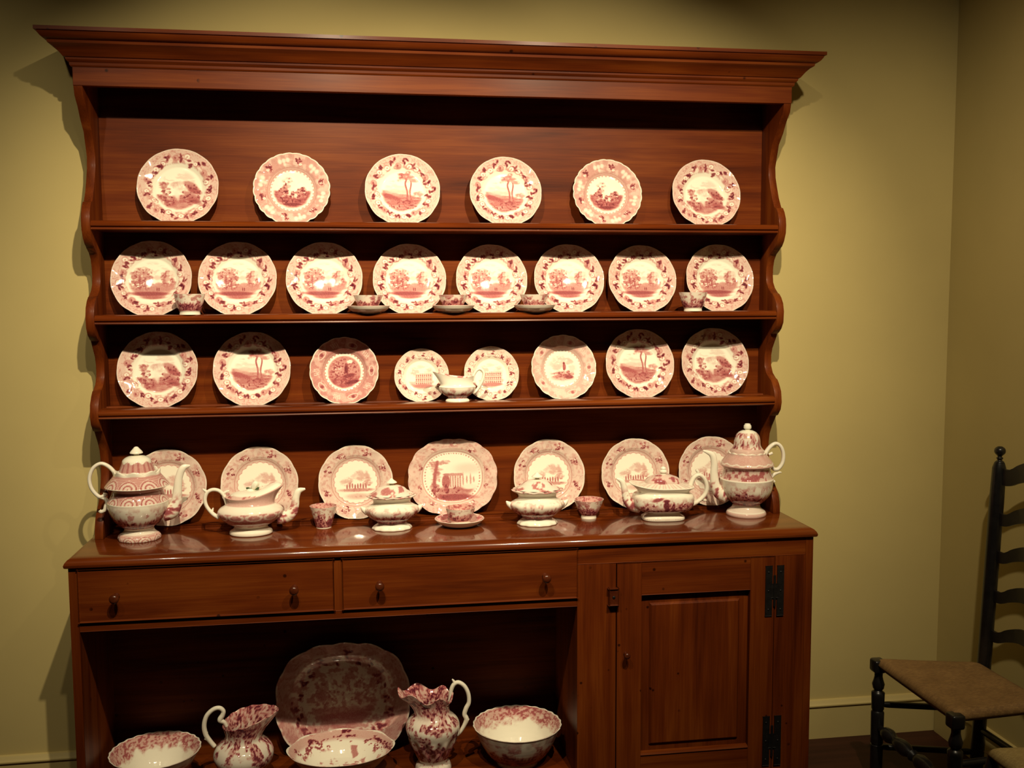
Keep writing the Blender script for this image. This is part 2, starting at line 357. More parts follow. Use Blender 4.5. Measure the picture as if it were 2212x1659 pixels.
def paint_plate(kind, u, v, t, a):
    p = Paint(u, v); p.t = t
    if kind in ('cliff', 'tall_tree', 'castle', 'small'):
        seed = dict(cliff=3, tall_tree=5, castle=8, small=12)[kind]
        border_flowers(p, t, a, seed, wash=.15 if kind == 'small' else .235, dens=.8 if kind == 'small' else 1.0)
        u, v = zoom(p, 1.2); sky(p, seed)
        if kind == 'cliff':
            p.ground(-.14, .47, .52, 1)
            for k in range(5): p.tree(-.33 + .02 * k, .1 - .09 * k, .11, .08, .62, 30 + k)
            p.tree(-.06, .08, .14, .12, .28, 41); p.tree(.06, .0, .12, .1, .2, 42)
            for k in range(6): p.over(ell(u, v, .22 + .05 * (k % 3), .1 - .075 * k, .15, .06, -.35, .35), .45 + .09 * (k % 3))
            p.speck(ell(u, v, .25, -.08, .22, .24), .85, 5); p.speck(ell(u, v, -.25, -.2, .2, .2), .85, 6)
            p.over(ell(u, v, -.05, -.1, .05, .16, .2, .5) * .8, .06)
        elif kind == 'tall_tree':
            p.ground(-.04, .46, .5, 2, slope=-.22)
            for k in range(4): p.over(ell(u, v, -.28 + .12 * k, .0 + .02 * (k % 2), .12, .05, 0, .4) * .7, .22)
            p.over(ell(u, v, -.24, -.13, .23, .06, -.35, .3), .66); p.over(ell(u, v, -.1, -.24, .2, .05, -.3, .4), .55)
            p.line([(.1, -.2), (.11, 0), (.07, .2), (.12, .33)], .022, .62); p.line([(.2, -.2), (.17, 0), (.2, .2), (.16, .34)], .02, .6); p.line([(.1, -.2), (.02, -.28)], .03, .6)
            p.tree(.1, .38, .19, .1, .55, 51); p.tree(.26, .27, .13, .06, .38, 52); p.tree(-.02, .28, .1, .05, .3, 53); p.tree(.33, -.06, .13, .1, .42, 54)
            p.speck(ell(u, v, 0, -.3, .35, .12), .8, 8)
        elif kind == 'castle':
            p.ground(-.05, .50, .40, 3, squash=1.2)
            p.over(ell(u, v, -.06, -.30, .38, .05, 0, .4), .74); p.over(ell(u, v, .02, -.38, .24, .04, 0, .5), .58); p.over(ell(u, v, .1, -.19, .40, .035, 0, .5), .46)
            p.tree(-.16, .16, .20, .13, .36, 60); p.tree(-.28, .06, .19, .19, .46, 61); p.tree(-.12, .03, .17, .16, .42, 62); p.tree(-.37, -.05, .12, .11, .5, 63); p.tree(-.22, -.06, .2, .09, .52, 65)
            for x in (-.27, -.15): p.line([(x, -.06), (x + .01, -.2)], .010, .7)
            p.over(ell(u, v, .31, .06, .14, .16, 0, .2) * .9, .32); p.over(ell(u, v, .39, .12, .06, .10, 0, .25), .14); p.tree(.22, .06, .09, .13, .46, 64); p.tree(.40, -.02, .09, .09, .44, 66)
            p.speck(ell(u, v, .3, .04, .15, .18), .60, 9, 30); p.speck(ell(u, v, -.22, .02, .26, .24), .68, 19, 30); p.over(ell(u, v, .08, .06, .08, .05, 0, .5), .18)
            for x in (.09, .13): p.over(ell(u, v, x, -.2, .010, .04, 0, .3), .85)
        else:
            p.ground(-.16, .42, .3, 4)
            m = ((np.abs(u - .08) < .26) & (np.abs(v + .08) < .17)).astype(float); p.over(m, .36)
            g = ((np.mod(u * 16, 1) < .2) | (np.mod(v * 16, 1) < .22)).astype(float); p.over(m * g, .12)
            p.over(m * ((np.mod(u * 16 + .5, 1) < .3) & (np.mod(v * 8, 1) < .4)), .68)
            p.tree(-.2, .1, .16, .16, .22, 71); p.tree(.25, .18, .12, .09, .2, 72); p.over(ell(u, v, .05, -.3, .3, .06), .5)
    elif kind in ('ruin', 'cartouche', 'cartouche_pale'):
        strong = dict(ruin=.40, cartouche=.50, cartouche_pale=.32)[kind]; rng = random.Random(9)
        p.over(sst(.60, .63, t), strong * .95)
        p.over(sst(.64, .66, t) * sst(.45, .62, fbm(u * 9, v * 9, 4)), strong * .62)
        if kind == 'ruin':
            for k in range(6):
                an = 2 * math.pi * k / 6 + .26
                for j in range(5):
                    flower(p, .79 * math.cos(an) + rng.uniform(-.07, .07), .79 * math.sin(an) + rng.uniform(-.07, .07), .06, rng, (0, 2, 0, 1, 0)[j])
                bn = an + math.pi / 6
                for j in (-1, 0, 1): p.over(ell(u, v, .82 * math.cos(bn + .13 * j), .82 * math.sin(bn + .13 * j), .06, .05, bn, .4), .08)
                p.over(ell(u, v, .72 * math.cos(bn), .72 * math.sin(bn), .05, .035, bn, .5), .12)
        else:
            for k in range(10):
                an = 2 * math.pi * k / 10
                C = [(.80 * math.cos(an + .19 * math.cos(q)) + .075 * math.sin(q) * math.cos(an), .80 * math.sin(an + .19 * math.cos(q)) + .075 * math.sin(q) * math.sin(an)) for q in np.linspace(0, 6.28, 9)]
                if k % 2 == 0: p.line(C, .014, .14); p.over(ell(u, v, .8 * math.cos(an), .8 * math.sin(an), .05, .05, 0, .4), strong + .28)
                else:
                    for q in range(4): p.line([(.74 * math.cos(an - .1 + .07 * q), .74 * math.sin(an - .1 + .07 * q)), (.87 * math.cos(an - .06 + .07 * q), .87 * math.sin(an - .06 + .07 * q))], .014, .16)
        teeth = (np.mod(a * 34 / 6.2832, 1) < .5).astype(float)
        p.over(((t > .575) & (t < .61)).astype(float), strong * .9)
        p.over(((t > .535) & (t < .60)).astype(float) * teeth, strong * .75)
        p.over(1 - sst(.535, .54, t), .03)
        R0 = .44; u, v = zoom(p, 1.1); t = t / 1.1
        if kind == 'ruin':
            p.ground(.0, R0, .62, 5); p.tree(-.1, .26, .2, .1, .2, 81); p.tree(-.2, .05, .14, .2, .6, 82); p.tree(.22, .02, .13, .15, .5, 83); p.tree(.05, -.1, .16, .12, .55, 84)
            p.over(ell(u, v, -.06, -.02, .035, .1, 0, .3), .1); p.over(ell(u, v, .08, -.12, .04, .06, 0, .3), .12); p.speck(1 - sst(.3, R0, t), .9, 11); p.over(ell(u, v, 0, -.34, .2, .04), .85)
        elif kind == 'cartouche':
            p.over(1 - sst(R0 - .03, R0 + .02, t), .45); p.ground(-.12, R0, .62, 6); p.tree(-.2, .12, .12, .12, .6, 91); p.over(ell(u, v, .15, .28, .08, .05, 0, .3), .06)
            p.over(ell(u, v, .05, .08, .05, .12, 0, .25), .9); p.over(ell(u, v, .05, .2, .035, .04), .75); p.over(ell(u, v, .12, -.1, .16, .05, .2, .3), .85); p.over(ell(u, v, .2, -.28, .2, .05, .2, .3), .9); p.speck(1 - sst(.3, R0, t), .8, 13)
        else:
            p.over((1 - sst(.34, .44, t)) * sst(.4, .6, fbm(u * 8, v * 8, 33)), .15); p.tree(-.14, .12, .22, .22, .24, 95); p.tree(.17, .2, .18, .12, .22, 96); p.over(ell(u, v, .16, -.1, .05, .04), .5); p.over(ell(u, v, .0, -.28, .3, .06, 0, .5), .3); p.over(ell(u, v, .06, .05, .045, .1, 0, .3), .62); p.over(ell(u, v, .05, .15, .03, .035), .8)
            p.over(ell(u, v, 0, -.2, .28, .05, .12, .4), .5); p.over(ell(u, v, .18, -.24, .12, .05, 0, .3), .78); p.over(ell(u, v, -.1, -.12, .2, .03, .1, .5), .4); p.speck(ell(u, v, 0, -.15, .3, .15), .7, 14)
        p.over(sst(.965, .985, p.t), .04)
    elif kind == 'spray':
        rng = random.Random(21); tooth = .015 * np.cos(a * 22)
        p.over(sst(.65, .68, t), .20); p.over(sst(.66, .70, t) * sst(.5, .62, fbm(u * 19, v * 19, 5)), .31); p.over(sst(.68, .72, t) * sst(.55, .66, fbm(u * 11, v * 11, 25)), .17)
        for k in range(8):
            an = 2 * math.pi * k / 8 + .45
            for j in range(7): flower(p, (.825 + rng.uniform(-.09, .09)) * math.cos(an + rng.uniform(-.13, .13)), (.825 + rng.uniform(-.09, .09)) * math.sin(an + rng.uniform(-.13, .13)), .045, rng, (0, 2, 0, 0, 1, 2, 0)[j])
        p.over(((t + tooth) > .585).astype(float) * (t < .655), .22); p.over((np.abs(t + tooth - .585) < .011).astype(float), .36)
        p.over((np.abs(t - .662) < .012).astype(float), .42); p.over(sst(.955, .975, t), .12); u, v = zoom(p, 1.32)
        p.tree(-.2, .0, .17, .12, .26, 101); p.tree(.14, .12, .2, .15, .32, 102); p.tree(.24, -.02, .12, .1, .4, 103); p.tree(-.02, .12, .1, .07, .16, 104)
        p.over(ell(u, v, .02, -.17, .34, .035, 0, .5), .42)
        for k in range(8): p.over(ell(u, v, -.18 + .055 * k, -.1 + .01 * (k % 3), .016, .05, 0, .3), .6)
        p.over(ell(u, v, .05, -.3, .24, .06, 0, .5), .24); p.speck(ell(u, v, 0, -.15, .32, .16), .5, 15)
    elif kind == 'urn':
        rng = random.Random(31)
        p.over(sst(.69, .72, t), .22); p.over(sst(.70, .74, t) * sst(.5, .62, fbm(u * 20, v * 20, 6)), .33)
        for k in range(10):
            an = 2 * math.pi * k / 10 + .3
            for j in range(3): flower(p, .855 * math.cos(an + rng.uniform(-.08, .08)), .855 * math.sin(an + rng.uniform(-.08, .08)), .05, rng, (0, 1, 2)[j])
        dots = (np.mod(a * 60 / 6.2832, 1) < .45).astype(float)
        p.over(((t > .665) & (t < .70)).astype(float), .3); p.over(((t > .60) & (t < .625)).astype(float) * dots, .42)
        p.over(1 - sst(.59, .60, t), .02); u, v = zoom(p, 1.34)
        p.ground(-.2, .48, .5, 7); p.over(ell(u, v, .05, -.4, .35, .06, 0, .4), .72)
        for k in range(6): p.tree(-.32 + .03 * (k % 2), .26 - .1 * k, .13 if k < 2 else .1, .07, .5, 111 + k)
        p.line([(-.27, .3), (-.33, .0), (-.34, -.3)], .035, .6); p.tree(-.14, .3, .12, .05, .45, 121)
        p.over(ell(u, v, .3, .16, .25, .1, 0, .6), .14); m = ((np.abs(u - .03) < .14) & (v > -.2) & (v < .02)).astype(float); p.over(m, .12); p.over(m * (np.mod(u * 22, 1) < .45), .45)
        p.over(((np.abs(u - .03) < .16) & (v > .02) & (v < .07)).astype(float), .4)
        for x, h in ((.2, .14), (.27, .08), (.34, .12), (.4, .06)): p.over(ell(u, v, x, -.06, .014, h, 0, .3), .4)
        p.over(ell(u, v, -.12, -.09, .075, .14, 0, .15), .58); p.over(ell(u, v, -.12, .05, .055, .02, 0, .3), .5); p.over(ell(u, v, -.12, -.25, .05, .03, 0, .3), .65)
        p.over(ell(u, v, .32, -.2, .14, .05, 0, .4), .06); p.speck(ell(u, v, -.15, -.28, .3, .14), .85, 16)
    elif kind == 'large':
        border_flowers(p, t, a, 44, wash=.36, dens=1.3, inner=.66); p.I = np.maximum(p.I, .16 + .3 * sst(.5, .62, fbm(u * 14, v * 14, 3))); p.ground(-.15, .55, .5, 8); p.tree(-.3, .1, .16, .22, .5, 131); p.tree(.33, .1, .15, .25, .5, 132); p.tree(.0, .05, .14, .1, .3, 133)
        p.over(ell(u, v, .0, -.3, .42, .05), .6); p.speck(1 - sst(.45, .6, t), .55, 17)
    return p.I
def ware_disc(name, kind, ax, by, power=2.0, lobes=0, lobe=0.0, depth=.024, nr=84, na=216, well=.60, seed=0):
    t = np.concatenate([np.linspace(0.002, well - .03, int(nr * .52)), np.linspace(well - .02, well + .06, int(nr * .12)), np.linspace(well + .075, 1.0, int(nr * .36))])
    a = np.linspace(0, 2 * math.pi, na, endpoint=False)
    T, A = np.meshgrid(t, a, indexing='ij')
    ca, sa = np.cos(A), np.sin(A)
    k = (np.abs(ca / ax) ** power + np.abs(sa / by) ** power) ** (-1 / power)
    if lobes:
        lb = np.abs(np.sin(lobes * A / 2 + .3)) if lobe > 0 else 0
        k = k * (1 + abs(lobe) * (lb - .6) * sst(well, 1, T))
    X, Y = T * k * ca, T * k * sa
    kmean = (np.abs(ca / ax) ** power + np.abs(sa / by) ** power) ** (-1 / power)
    s = 1.0
    U, Vv = T * ca * s, T * sa * s
    if power != 2.0 or ax != by: U, Vv = T * kmean * ca / by * (by / ax) ** .35, T * kmean * sa / by * 1.0
    I = paint_plate(kind, U, Vv, T, A)
    def H(q): return depth * (.42 * sst(well - .05, well + .10, q) + .58 * np.clip((q - well - .05) / (.95 - well), 0, 1) ** 1.15)
    Z = H(T) + .0055 - .0042 * np.clip(1 - (T / well) ** 2, 0, 1)
    if lobes: Z = Z + .0012 * np.cos(lobes * A) * sst(.8, 1, T)
    tb = np.array([1.0, .97, .85, .72, .64, .60, .56, .54, .3, .003])
    zb = np.array([.0, -.0032, -.0035, -.004, -.0042, -.0045, -.0075, -.0055, -.0060, -.0062])
    TB, AB = np.meshgrid(tb, a, indexing='ij'); kb = k[-1][None] * np.ones_like(TB)
    XB, YB = TB * kb * np.cos(AB), TB * kb * np.sin(AB); ZB = H(TB) + .0055 + zb[:, None] - .0008
    V = np.concatenate([np.stack([X, Y, Z], -1).reshape(-1, 3), np.stack([XB, YB, ZB], -1).reshape(-1, 3)])
    ink = np.concatenate([I.ravel(), np.full(TB.size, .03)])
    n = len(t) + len(tb); idx = np.arange(n * na).reshape(n, na); J = np.roll(idx, -1, 1)
    F = np.stack([idx[:-1], J[:-1], J[1:], idx[1:]], -1).reshape(-1, 4)
    F = [tuple(f) for f in F] + [tuple(idx[0][::-1]), tuple(idx[-1])]
    me = mesh_from(name, V, F, ink=ink, fix=False)
    me.materials.append(M['ware']); return me
MESH_V = {}
def stand(me, xc, ztop_surface, yback, lean, name, label, cat, group, sx=1.0, spin=0.0):
    o = link(name, me, None); al = rad(90 - lean)
    if me.name not in MESH_V:
        co = np.empty(len(me.vertices) * 3, np.float32); me.vertices.foreach_get('co', co); MESH_V[me.name] = co.reshape(-1, 3)
    co = MESH_V[me.name] * sx; cs, sn = math.cos(spin), math.sin(spin)
    co = np.stack([co[:, 0] * cs - co[:, 1] * sn, co[:, 0] * sn + co[:, 1] * cs, co[:, 2]], 1)
    y = co[:, 1] * math.cos(al) - co[:, 2] * math.sin(al); z = co[:, 1] * math.sin(al) + co[:, 2] * math.cos(al)
    o.matrix_world = Matrix.Translation((xc, yback - y.max(), ztop_surface - z.min())) @ Matrix.Rotation(al, 4, 'X') @ Matrix.Rotation(spin, 4, 'Z') @ Matrix.Scale(sx, 4)
    return tag(o, label, cat, group)

# ------------------------------------------------------------------ room
def struct(name, me, mat):
    o = link(name, me, mat); o['kind'] = 'structure'; return o
XR, XL, YF, ZC = 1.743, -5.0, -8.0, 3.6
struct('wall_back', box_mesh('wall_back', XL - .1, XR + .1, 0, .1, -.1, ZC, 0), 'wall')
struct('wall_right', box_mesh('wall_right', XR, XR + .1, YF, 0, -.1, ZC, 0), 'wall')
struct('wall_left', box_mesh('wall_left', XL - .1, XL, YF, 0, -.1, ZC, 0), 'wall')
struct('wall_front', box_mesh('wall_front', XL - .1, XR + .1, YF - .1, YF, -.1, ZC, 0), 'wall')
struct('floor', box_mesh('floor', XL, XR, YF, 0, -.1, 0, 0), 'floor')
struct('ceiling', box_mesh('ceiling', XL - .1, XR + .1, YF - .1, .1, ZC, ZC + .1, 0), 'ceiling')
BB = [(0, 0), (-.014, 0), (-.014, .112), (-.017, .114), (-.020, .118), (-.020, .122), (-.016, .125), (-.013, .130), (-.009, .136), (0, .138)]
struct('baseboard_back', prism_mesh('baseboard_back', BB, 'x', XL, XR), 'trim')
struct('baseboard_right', prism_mesh('baseboard_right', [(XR + o, z) for o, z in BB], 'y', YF, -.021), 'trim')
struct('baseboard_left', prism_mesh('baseboard_left', [(XL - o, z) for o, z in BB], 'y', YF, -.021), 'trim')

# ------------------------------------------------------------------ dresser
WH, WI, DH = 1.066, 1.042, .192          # hutch half width outside / inside, depth
ZCT, S1, S2, S3 = .85, 1.785, 1.511, 1.234
YB = -.0205                               # face of the back boards
WC, DC = 1.0975, .377                     # countertop
WB, DB = 1.087, .366                      # base case
DR = (0, -.19, 0)
dresser = thing('dresser', 'tall red-brown pine dresser with open plate shelves, two drawers and one panelled door', 'dresser', DR)
def dpart(name, me, mat, parent=None):
    me.transform(Matrix.Translation(-Vector(DR))); return link(name, me, mat, parent or dresser)
# scalloped sides
SC = [(-.192, 2.214), (-.192, 2.161), (-.183, 2.131), (-.157, 2.106), (-.134, 2.074), (-.103, 2.043), (-.09, 2.008), (-.078, 1.974), (-.082, 1.941), (-.095, 1.908), (-.111, 1.872), (-.128, 1.846), (-.132, 1.841), (-.145, 1.838), (-.157, 1.824), (-.168, 1.803), (-.1715, 1.782), (-.170, 1.757), (-.158, 1.732), (-.143, 1.716), (-.130, 1.710), (-.126, 1.706), (-.101, 1.693), (-.084, 1.675), (-.076, 1.651), (-.0745, 1.625), (-.078, 1.603), (-.093, 1.584), (-.117, 1.568), (-.130, 1.564), (-.145, 1.553), (-.160, 1.534), (-.1675, 1.508), (-.165, 1.473), (-.150, 1.452), (-.133, 1.440), (-.118, 1.434), (-.112, 1.424), (-.082, 1.386), (-.0735, 1.361), (-.0745, 1.328), (-.089, 1.305), (-.114, 1.290), (-.127, 1.286), (-.140, 1.274), (-.158, 1.250), (-.1645, 1.215), (-.157, 1.190), (-.137, 1.170), (-.122, 1.166), (-.116, 1.158), (-.090, 1.128), (-.072, 1.100), (-.066, 1.070), (-.067, 1.035), (-.077, 1.000), (-.093, .968), (-.110, .948), (-.128, .934), (-.149, .915), (-.161, .890), (-.166, .865), (-.167, ZCT)]
for s in (-1, 1):
    dpart('side_panel', prism_mesh('side_panel', [(-.003, 2.214)] + SC + [(-.003, ZCT)], 'x', *sorted((s * WI, s * WH)), bev=.0015), 'wood_y')
# back boards, horizontal
for i, (z0, z1) in enumerate(((ZCT, S3 - .014), (S3 - .0135, S2 - .014), (S2 - .0135, S1 - .014), (S1 - .0135, 2.20))):
    dpart('back_board', box_mesh('back_board', -WI, WI, -.006, YB + (.0006 if i % 2 else 0), z0, z1, .0007), 'back_x')
def shelf_profile(s):
    return [(YB, s), (-.066, s), (-.069, s - .005), (-.099, s - .005), (-.103, s), (-.150, s), (-.156, s - .0008), (-.162, s - .0045), (-.1655, s - .010), (-.165, s - .0155), (-.1615, s - .0185), (-.1585, s - .0195), (-.1585, s - .0215), (-.1625, s - .0225), (-.1635, s - .025), (-.1615, s - .0275), (YB, s - .0275)]
for s in (S1, S2, S3):
    dpart('shelf', prism_mesh('shelf', shelf_profile(s), 'x', -WI, WI), 'shelf')
dpart('top_board', box_mesh('top_board', -WI, WI, YB, -.170, 2.196, 2.212), 'wood_x')
dpart('fascia', box_mesh('fascia', -WH, WH, -DH - .001, -.171, 2.157, 2.216, .001), 'wood_x')
CP = [(-.02, 2.208), (.003, 2.208), (.006, 2.212), (.0065, 2.219), (.011, 2.222), (.014, 2.226), (.0145, 2.231), (.019, 2.2325), (.024, 2.239), (.031, 2.248), (.040, 2.2565), (.050, 2.262), (.0515, 2.269), (.057, 2.271), (.064, 2.276), (.070, 2.284), (.0715, 2.289), (.077, 2.290), (.077, 2.300), (-.02, 2.300)]
dpart('cornice', sweep3_mesh('cornice', CP, WH, DH, -.003), 'wood_x')
# plate rail along the back of the countertop
dpart('plate_rail', box_mesh('plate_rail', -WI, WI, YB, -.072, ZCT, ZCT + .013, .002), 'wood_x')
# countertop
TP = [(-.03, .8205), (-.004, .8205), (-.001, .823), (.0, .829), (-.003, .836), (-.009, .843), (-.018, .848), (-.026, .8495), (-.030, .850)]
dpart('countertop', sweep3_mesh('countertop', [(o, z) for o, z in TP], WC, DC, -.004), 'top')
# base case
for s in (-1, 1):
    dpart('case_side', box_mesh('case_side', *sorted((s * WB, s * (WB - .024))), -.024, -DB, 0, .8206, .0015), 'base_z')
dpart('case_back', box_mesh('case_back', -1.063, 1.063, -.024, -.034, .02, .82, 0), 'base_x')
dpart('niche_floor', box_mesh('niche_floor', -1.063, .345, -.034, -.356, .078, .100, .001), 'base_x')
dpart('toe_rail', box_mesh('toe_rail', -1.063, .345, -.346, -DB, .0, .100, .001), 'base_x')
dpart('light_leak_board', box_mesh('light_leak_board', -1.063, .345, -.034, -.345, .645, .655, 0), 'base_x')  # unseen board over the niche, added to keep light from leaking in
dpart('partition', box_mesh('partition', .345, .363, -.034, -.345, .0, .82, 0), 'base_z')
dpart('drawer_rail', box_mesh('drawer_rail', -1.063, .345, -.344, -DB, .639, .662, .001), 'base_x')
dpart('top_rail', box_mesh('top_rail', -1.063, .345, -.344, -DB, .8165, .8206, 0), 'base_x')
dpart('drawer_divider', box_mesh('drawer_divider', -.3675, -.3435, -.344, -DB, .662, .8165, .001), 'base_z')
dpart('middle_stile', box_mesh('middle_stile', .345, .4635, -.346, -DB, 0, .766, .001), 'base_z')
dpart('right_stile', box_mesh('right_stile', .965, 1.063, -.346, -DB, 0, .766, .001), 'base_z')
dpart('door_rail', box_mesh('door_rail', .345, 1.063, -.346, -DB, .766, .8206, .001), 'base_x')
dpart('bottom_rail', box_mesh('bottom_rail', .4635, .965, -.346, -DB, 0, .082, .001), 'base_x')
KNP = [(.0, -.004), (.0090, -.004), (.0085, .003), (.0060, .009), (.0065, .016), (.0110, .022), (.0132, .028), (.0122, .034), (.0070, .038), (.0, .039)]
def knob(parent, x, z, y, scale=1.0):
    me = lathe_mesh('knob', [(r * scale, h * scale) for r, h in KNP], seg=20)
    me.transform(Matrix.Translation((x, y, z)) @ Matrix.Rotation(rad(90), 4, 'X')); return dpart('knob', me, 'knob', parent)
for (x0, x1, z0, z1, ks) in ((-1.062, -.3685, .666, .8155, (-.962, -.478)), (-.3425, .344, .666, .8155, (-.238, .247))):
    me = box_mesh('drawer', x0, x1, -.34, -DB - .004, z0, z1, .004, 2); d = dpart('drawer', me, 'base_x')
    for k in ks: knob(d, k, .737, -DB - .004)
# panelled door
YD = -DB - .001
op = [(.541, .664), (.887, .664), (.887, .160), (.541, .160)]
def raised_panel():
    rings = [(0.0, -.3505), (.004, -.352), (.030, -.3535), (.034, -.3585), (.036, -.3600)]
    V = []; F = []
    for o, y in rings: V += [(.541 + o, y, .664 - o), (.887 - o, y, .664 - o), (.887 - o, y, .160 + o), (.541 + o, y, .160 + o)]
    for i in range(len(rings) - 1):
        for k in range(4): F.append((4 * i + k, 4 * i + (k + 1) % 4, 4 * i + 4 + (k + 1) % 4, 4 * i + 4 + k))
    n = 4 * (len(rings) - 1); F.append((n, n + 1, n + 2, n + 3)); b = len(V)
    V += [(.541, -.346, .664), (.887, -.346, .664), (.887, -.346, .160), (.541, -.346, .160)]
    F += [(b, b + 1, b + 2, b + 3)] + [(k, (k + 1) % 4, b + (k + 1) % 4, b + k) for k in range(4)]
    return autosmooth(mesh_from('door', V, F, smooth=False), 20)
door = dpart('door', raised_panel(), 'base_z')
dpart('stile', box_mesh('stile', .4665, .5425, -.344, YD, .085, .7635, .0015), 'base_z', door)
dpart('stile', box_mesh('stile', .8855, .9625, -.344, YD, .085, .7635, .0015), 'base_z', door)
dpart('rail', box_mesh('rail', .5425, .8855, -.344, YD, .663, .7635, .0015), 'base_x', door)
dpart('rail', box_mesh('rail', .5425, .8855, -.344, YD, .085, .161, .0015), 'base_x', door)
for nm, o in (('panel_moulding', [(.5425, .6625, 'x', -.005)]),):
    dpart('panel_moulding', prism_mesh('panel_moulding', [(YD, .161), (YD - .003, .163), (YD, .168), (-.352, .170), (-.352, .160)], 'x', .5425, .8855), 'base_x', door)
knob(door, .494, .485, YD, .72)
tb = dpart('turn_button', box_mesh('turn_button', .440, .468, -DB + .0005, -DB - .014, .640, .690, .004, 2), 'knob')
me = lathe_mesh('screw', [(0, 0), (.0045, 0), (.0045, .0015), (.002, .0025), (0, .0025)], seg=14); me.transform(Matrix.Translation((.454, -DB - .0135, .664)) @ Matrix.Rotation(rad(90), 4, 'X'))
dpart('screw', me, 'iron', tb)
for z0, z1 in ((.578, .735), (.100, .258)):
    zm = (z0 + z1) / 2
    hg = dpart('hinge', box_mesh('hinge', .951, .976, YD - .0005, YD - .0035, zm - .022, zm + .022, .0008), 'iron')
    dpart('leaf', box_mesh('leaf', .934, .9555, YD - .0005, YD - .003, z0, z1, .0008), 'iron', hg)
    dpart('leaf', box_mesh('leaf', .9715, .993, YD - .0005, YD - .003, z0, z1, .0008), 'iron', hg)
    me = lathe_mesh('pin', [(0, z0 + .03), (.004, z0 + .03), (.004, z1 - .03), (0, z1 - .03)], seg=10, smooth_prof=0); me.transform(Matrix.Translation((.9635, YD - .003, 0)))
    dpart('pin', me, 'iron', hg)
    for k in range(3):
        for x in (.944, .983):
            me = lathe_mesh('nail', [(0, 0), (.0032, 0), (.002, .0018), (0, .0022)], seg=8, smooth_prof=0, step=.01); me.transform(Matrix.Translation((x, YD - .0028, z0 + .02 + k * (z1 - z0 - .04) / 2)) @ Matrix.Rotation(rad(90), 4, 'X'))
            dpart('nail', me, 'iron', hg)

# ------------------------------------------------------------------ plates
R = .1165
PL = dict(
    cliff=ware_disc('plate_cliff', 'cliff', R, R, lobes=12, lobe=.012, depth=.020),
    tall_tree=ware_disc('plate_tall_tree', 'tall_tree', R, R, lobes=12, lobe=.012, depth=.020),
    castle=ware_disc('plate_castle', 'castle', R, R, lobes=12, lobe=.012, depth=.020),
    ruin=ware_disc('plate_ruin', 'ruin', R, R, lobes=24, lobe=.022, depth=.020),
    cartouche=ware_disc('plate_cartouche', 'cartouche', .106, .106, lobes=18, lobe=.018),
    cartouche_pale=ware_disc('plate_cartouche_pale', 'cartouche_pale', .106, .106, lobes=18, lobe=.018),
    small=ware_disc('plate_small', 'small', .0875, .0875, lobes=10, lobe=.012, depth=.019),
    spray=ware_disc('plate_spray', 'spray', R, R, lobes=12, lobe=.016, depth=.018, well=.65),
)
DESC = dict(cliff='flower-bordered plate with red cliff scene', tall_tree='flower-bordered plate with tall tree scene', castle='flower-bordered plate with castle and trees',
            ruin='scalloped pink-banded plate with ruin scene', cartouche='deep pink banded plate', cartouche_pale='pale pink banded plate', small='small pale plate with house scene', spray='pink spray-bordered plate')
ORD = ['', 'first', 'second', 'third', 'fourth', 'fifth', 'sixth', 'seventh', 'eighth']
def row(shelf, z, yb, lean, items, where, group):
    n = len(items)
    for i, (kind, xc, sx) in enumerate(items):
        stand(PL[kind], xc, z, yb, lean, 'plate', '%s, %s from the chair end %s' % (DESC[kind], ORD[n - i], where), 'plate', group, sx=sx)
row(1, S1 - .0051, YB - .0005, 15, [('cliff', -.813, 1.015), ('ruin', -.479, .985), ('tall_tree', -.143, .995), ('tall_tree', .180, .98), ('ruin', .509, .965), ('cliff', .838, .985)], 'of the top shelf', 'plates on the top shelf')
row(2, S2 - .0051, YB - .0005, 15, [('castle', x, s) for x, s in ((-.899, 1.01), (-.647, 1.0), (-.387, 1.0), (-.125, .98), (.134, .975), (.384, .98), (.626, .97), (.888, .985))], 'of the middle shelf', 'plates on the middle shelf')
row(3, S3 - .0051, YB - .0005, 14, [('cliff', -.891, 1.015), ('tall_tree', -.612, 1.0), ('cartouche', -.332, 1.0), ('small', -.091, .985), ('small', .132, 1.01), ('cartouche_pale', .366, 1.0), ('tall_tree', .620, .985), ('cliff', .876, .99)], 'of the lowest shelf', 'plates on the lowest shelf')
n4 = [('spray', -.876, 1.01), ('spray', -.599, 1.015), ('spray', -.303, 1.0), None, ('spray', .320, 1.01), ('spray', .609, .99), ('spray', .872, .99)]
BEH = {0: 'pink spray-bordered plate half hidden behind the coffee pot with ringed shoulder', 1: 'pink spray-bordered plate behind the teapot with boat-shaped rim', 2: 'pink spray-bordered plate between tumbler cup and oval platter', 4: 'pink spray-bordered plate behind the sugar bowl beside the oval platter', 5: 'pink spray-bordered plate behind the squared teapot', 6: 'pink spray-bordered plate behind the tall domed-lid coffee pot'}
for i, it in enumerate(n4):
    if it: stand(PL[it[0]], it[1], ZCT + .013, YB - .0005, 9, 'plate', BEH[i], 'plate', 'plates along the back of the countertop', sx=it[2])
platter = ware_disc('platter', 'urn', .143, .122, power=2.25, lobes=16, lobe=.022, depth=.018, well=.67)
stand(platter, .005, ZCT + .013, YB - .0005, 9, 'oval_platter', 'oval scalloped platter with pink urn and temple scene, standing on the countertop', 'platter', None)
big = ware_disc('large_platter', 'large', .211, .180, power=2.5, lobes=14, lobe=.022, depth=.026, well=.68)
stand(big, -.355, .100, -.036, 9, 'large_platter', 'large oval platter leaning in the dark open cupboard below the drawers', 'platter', None)

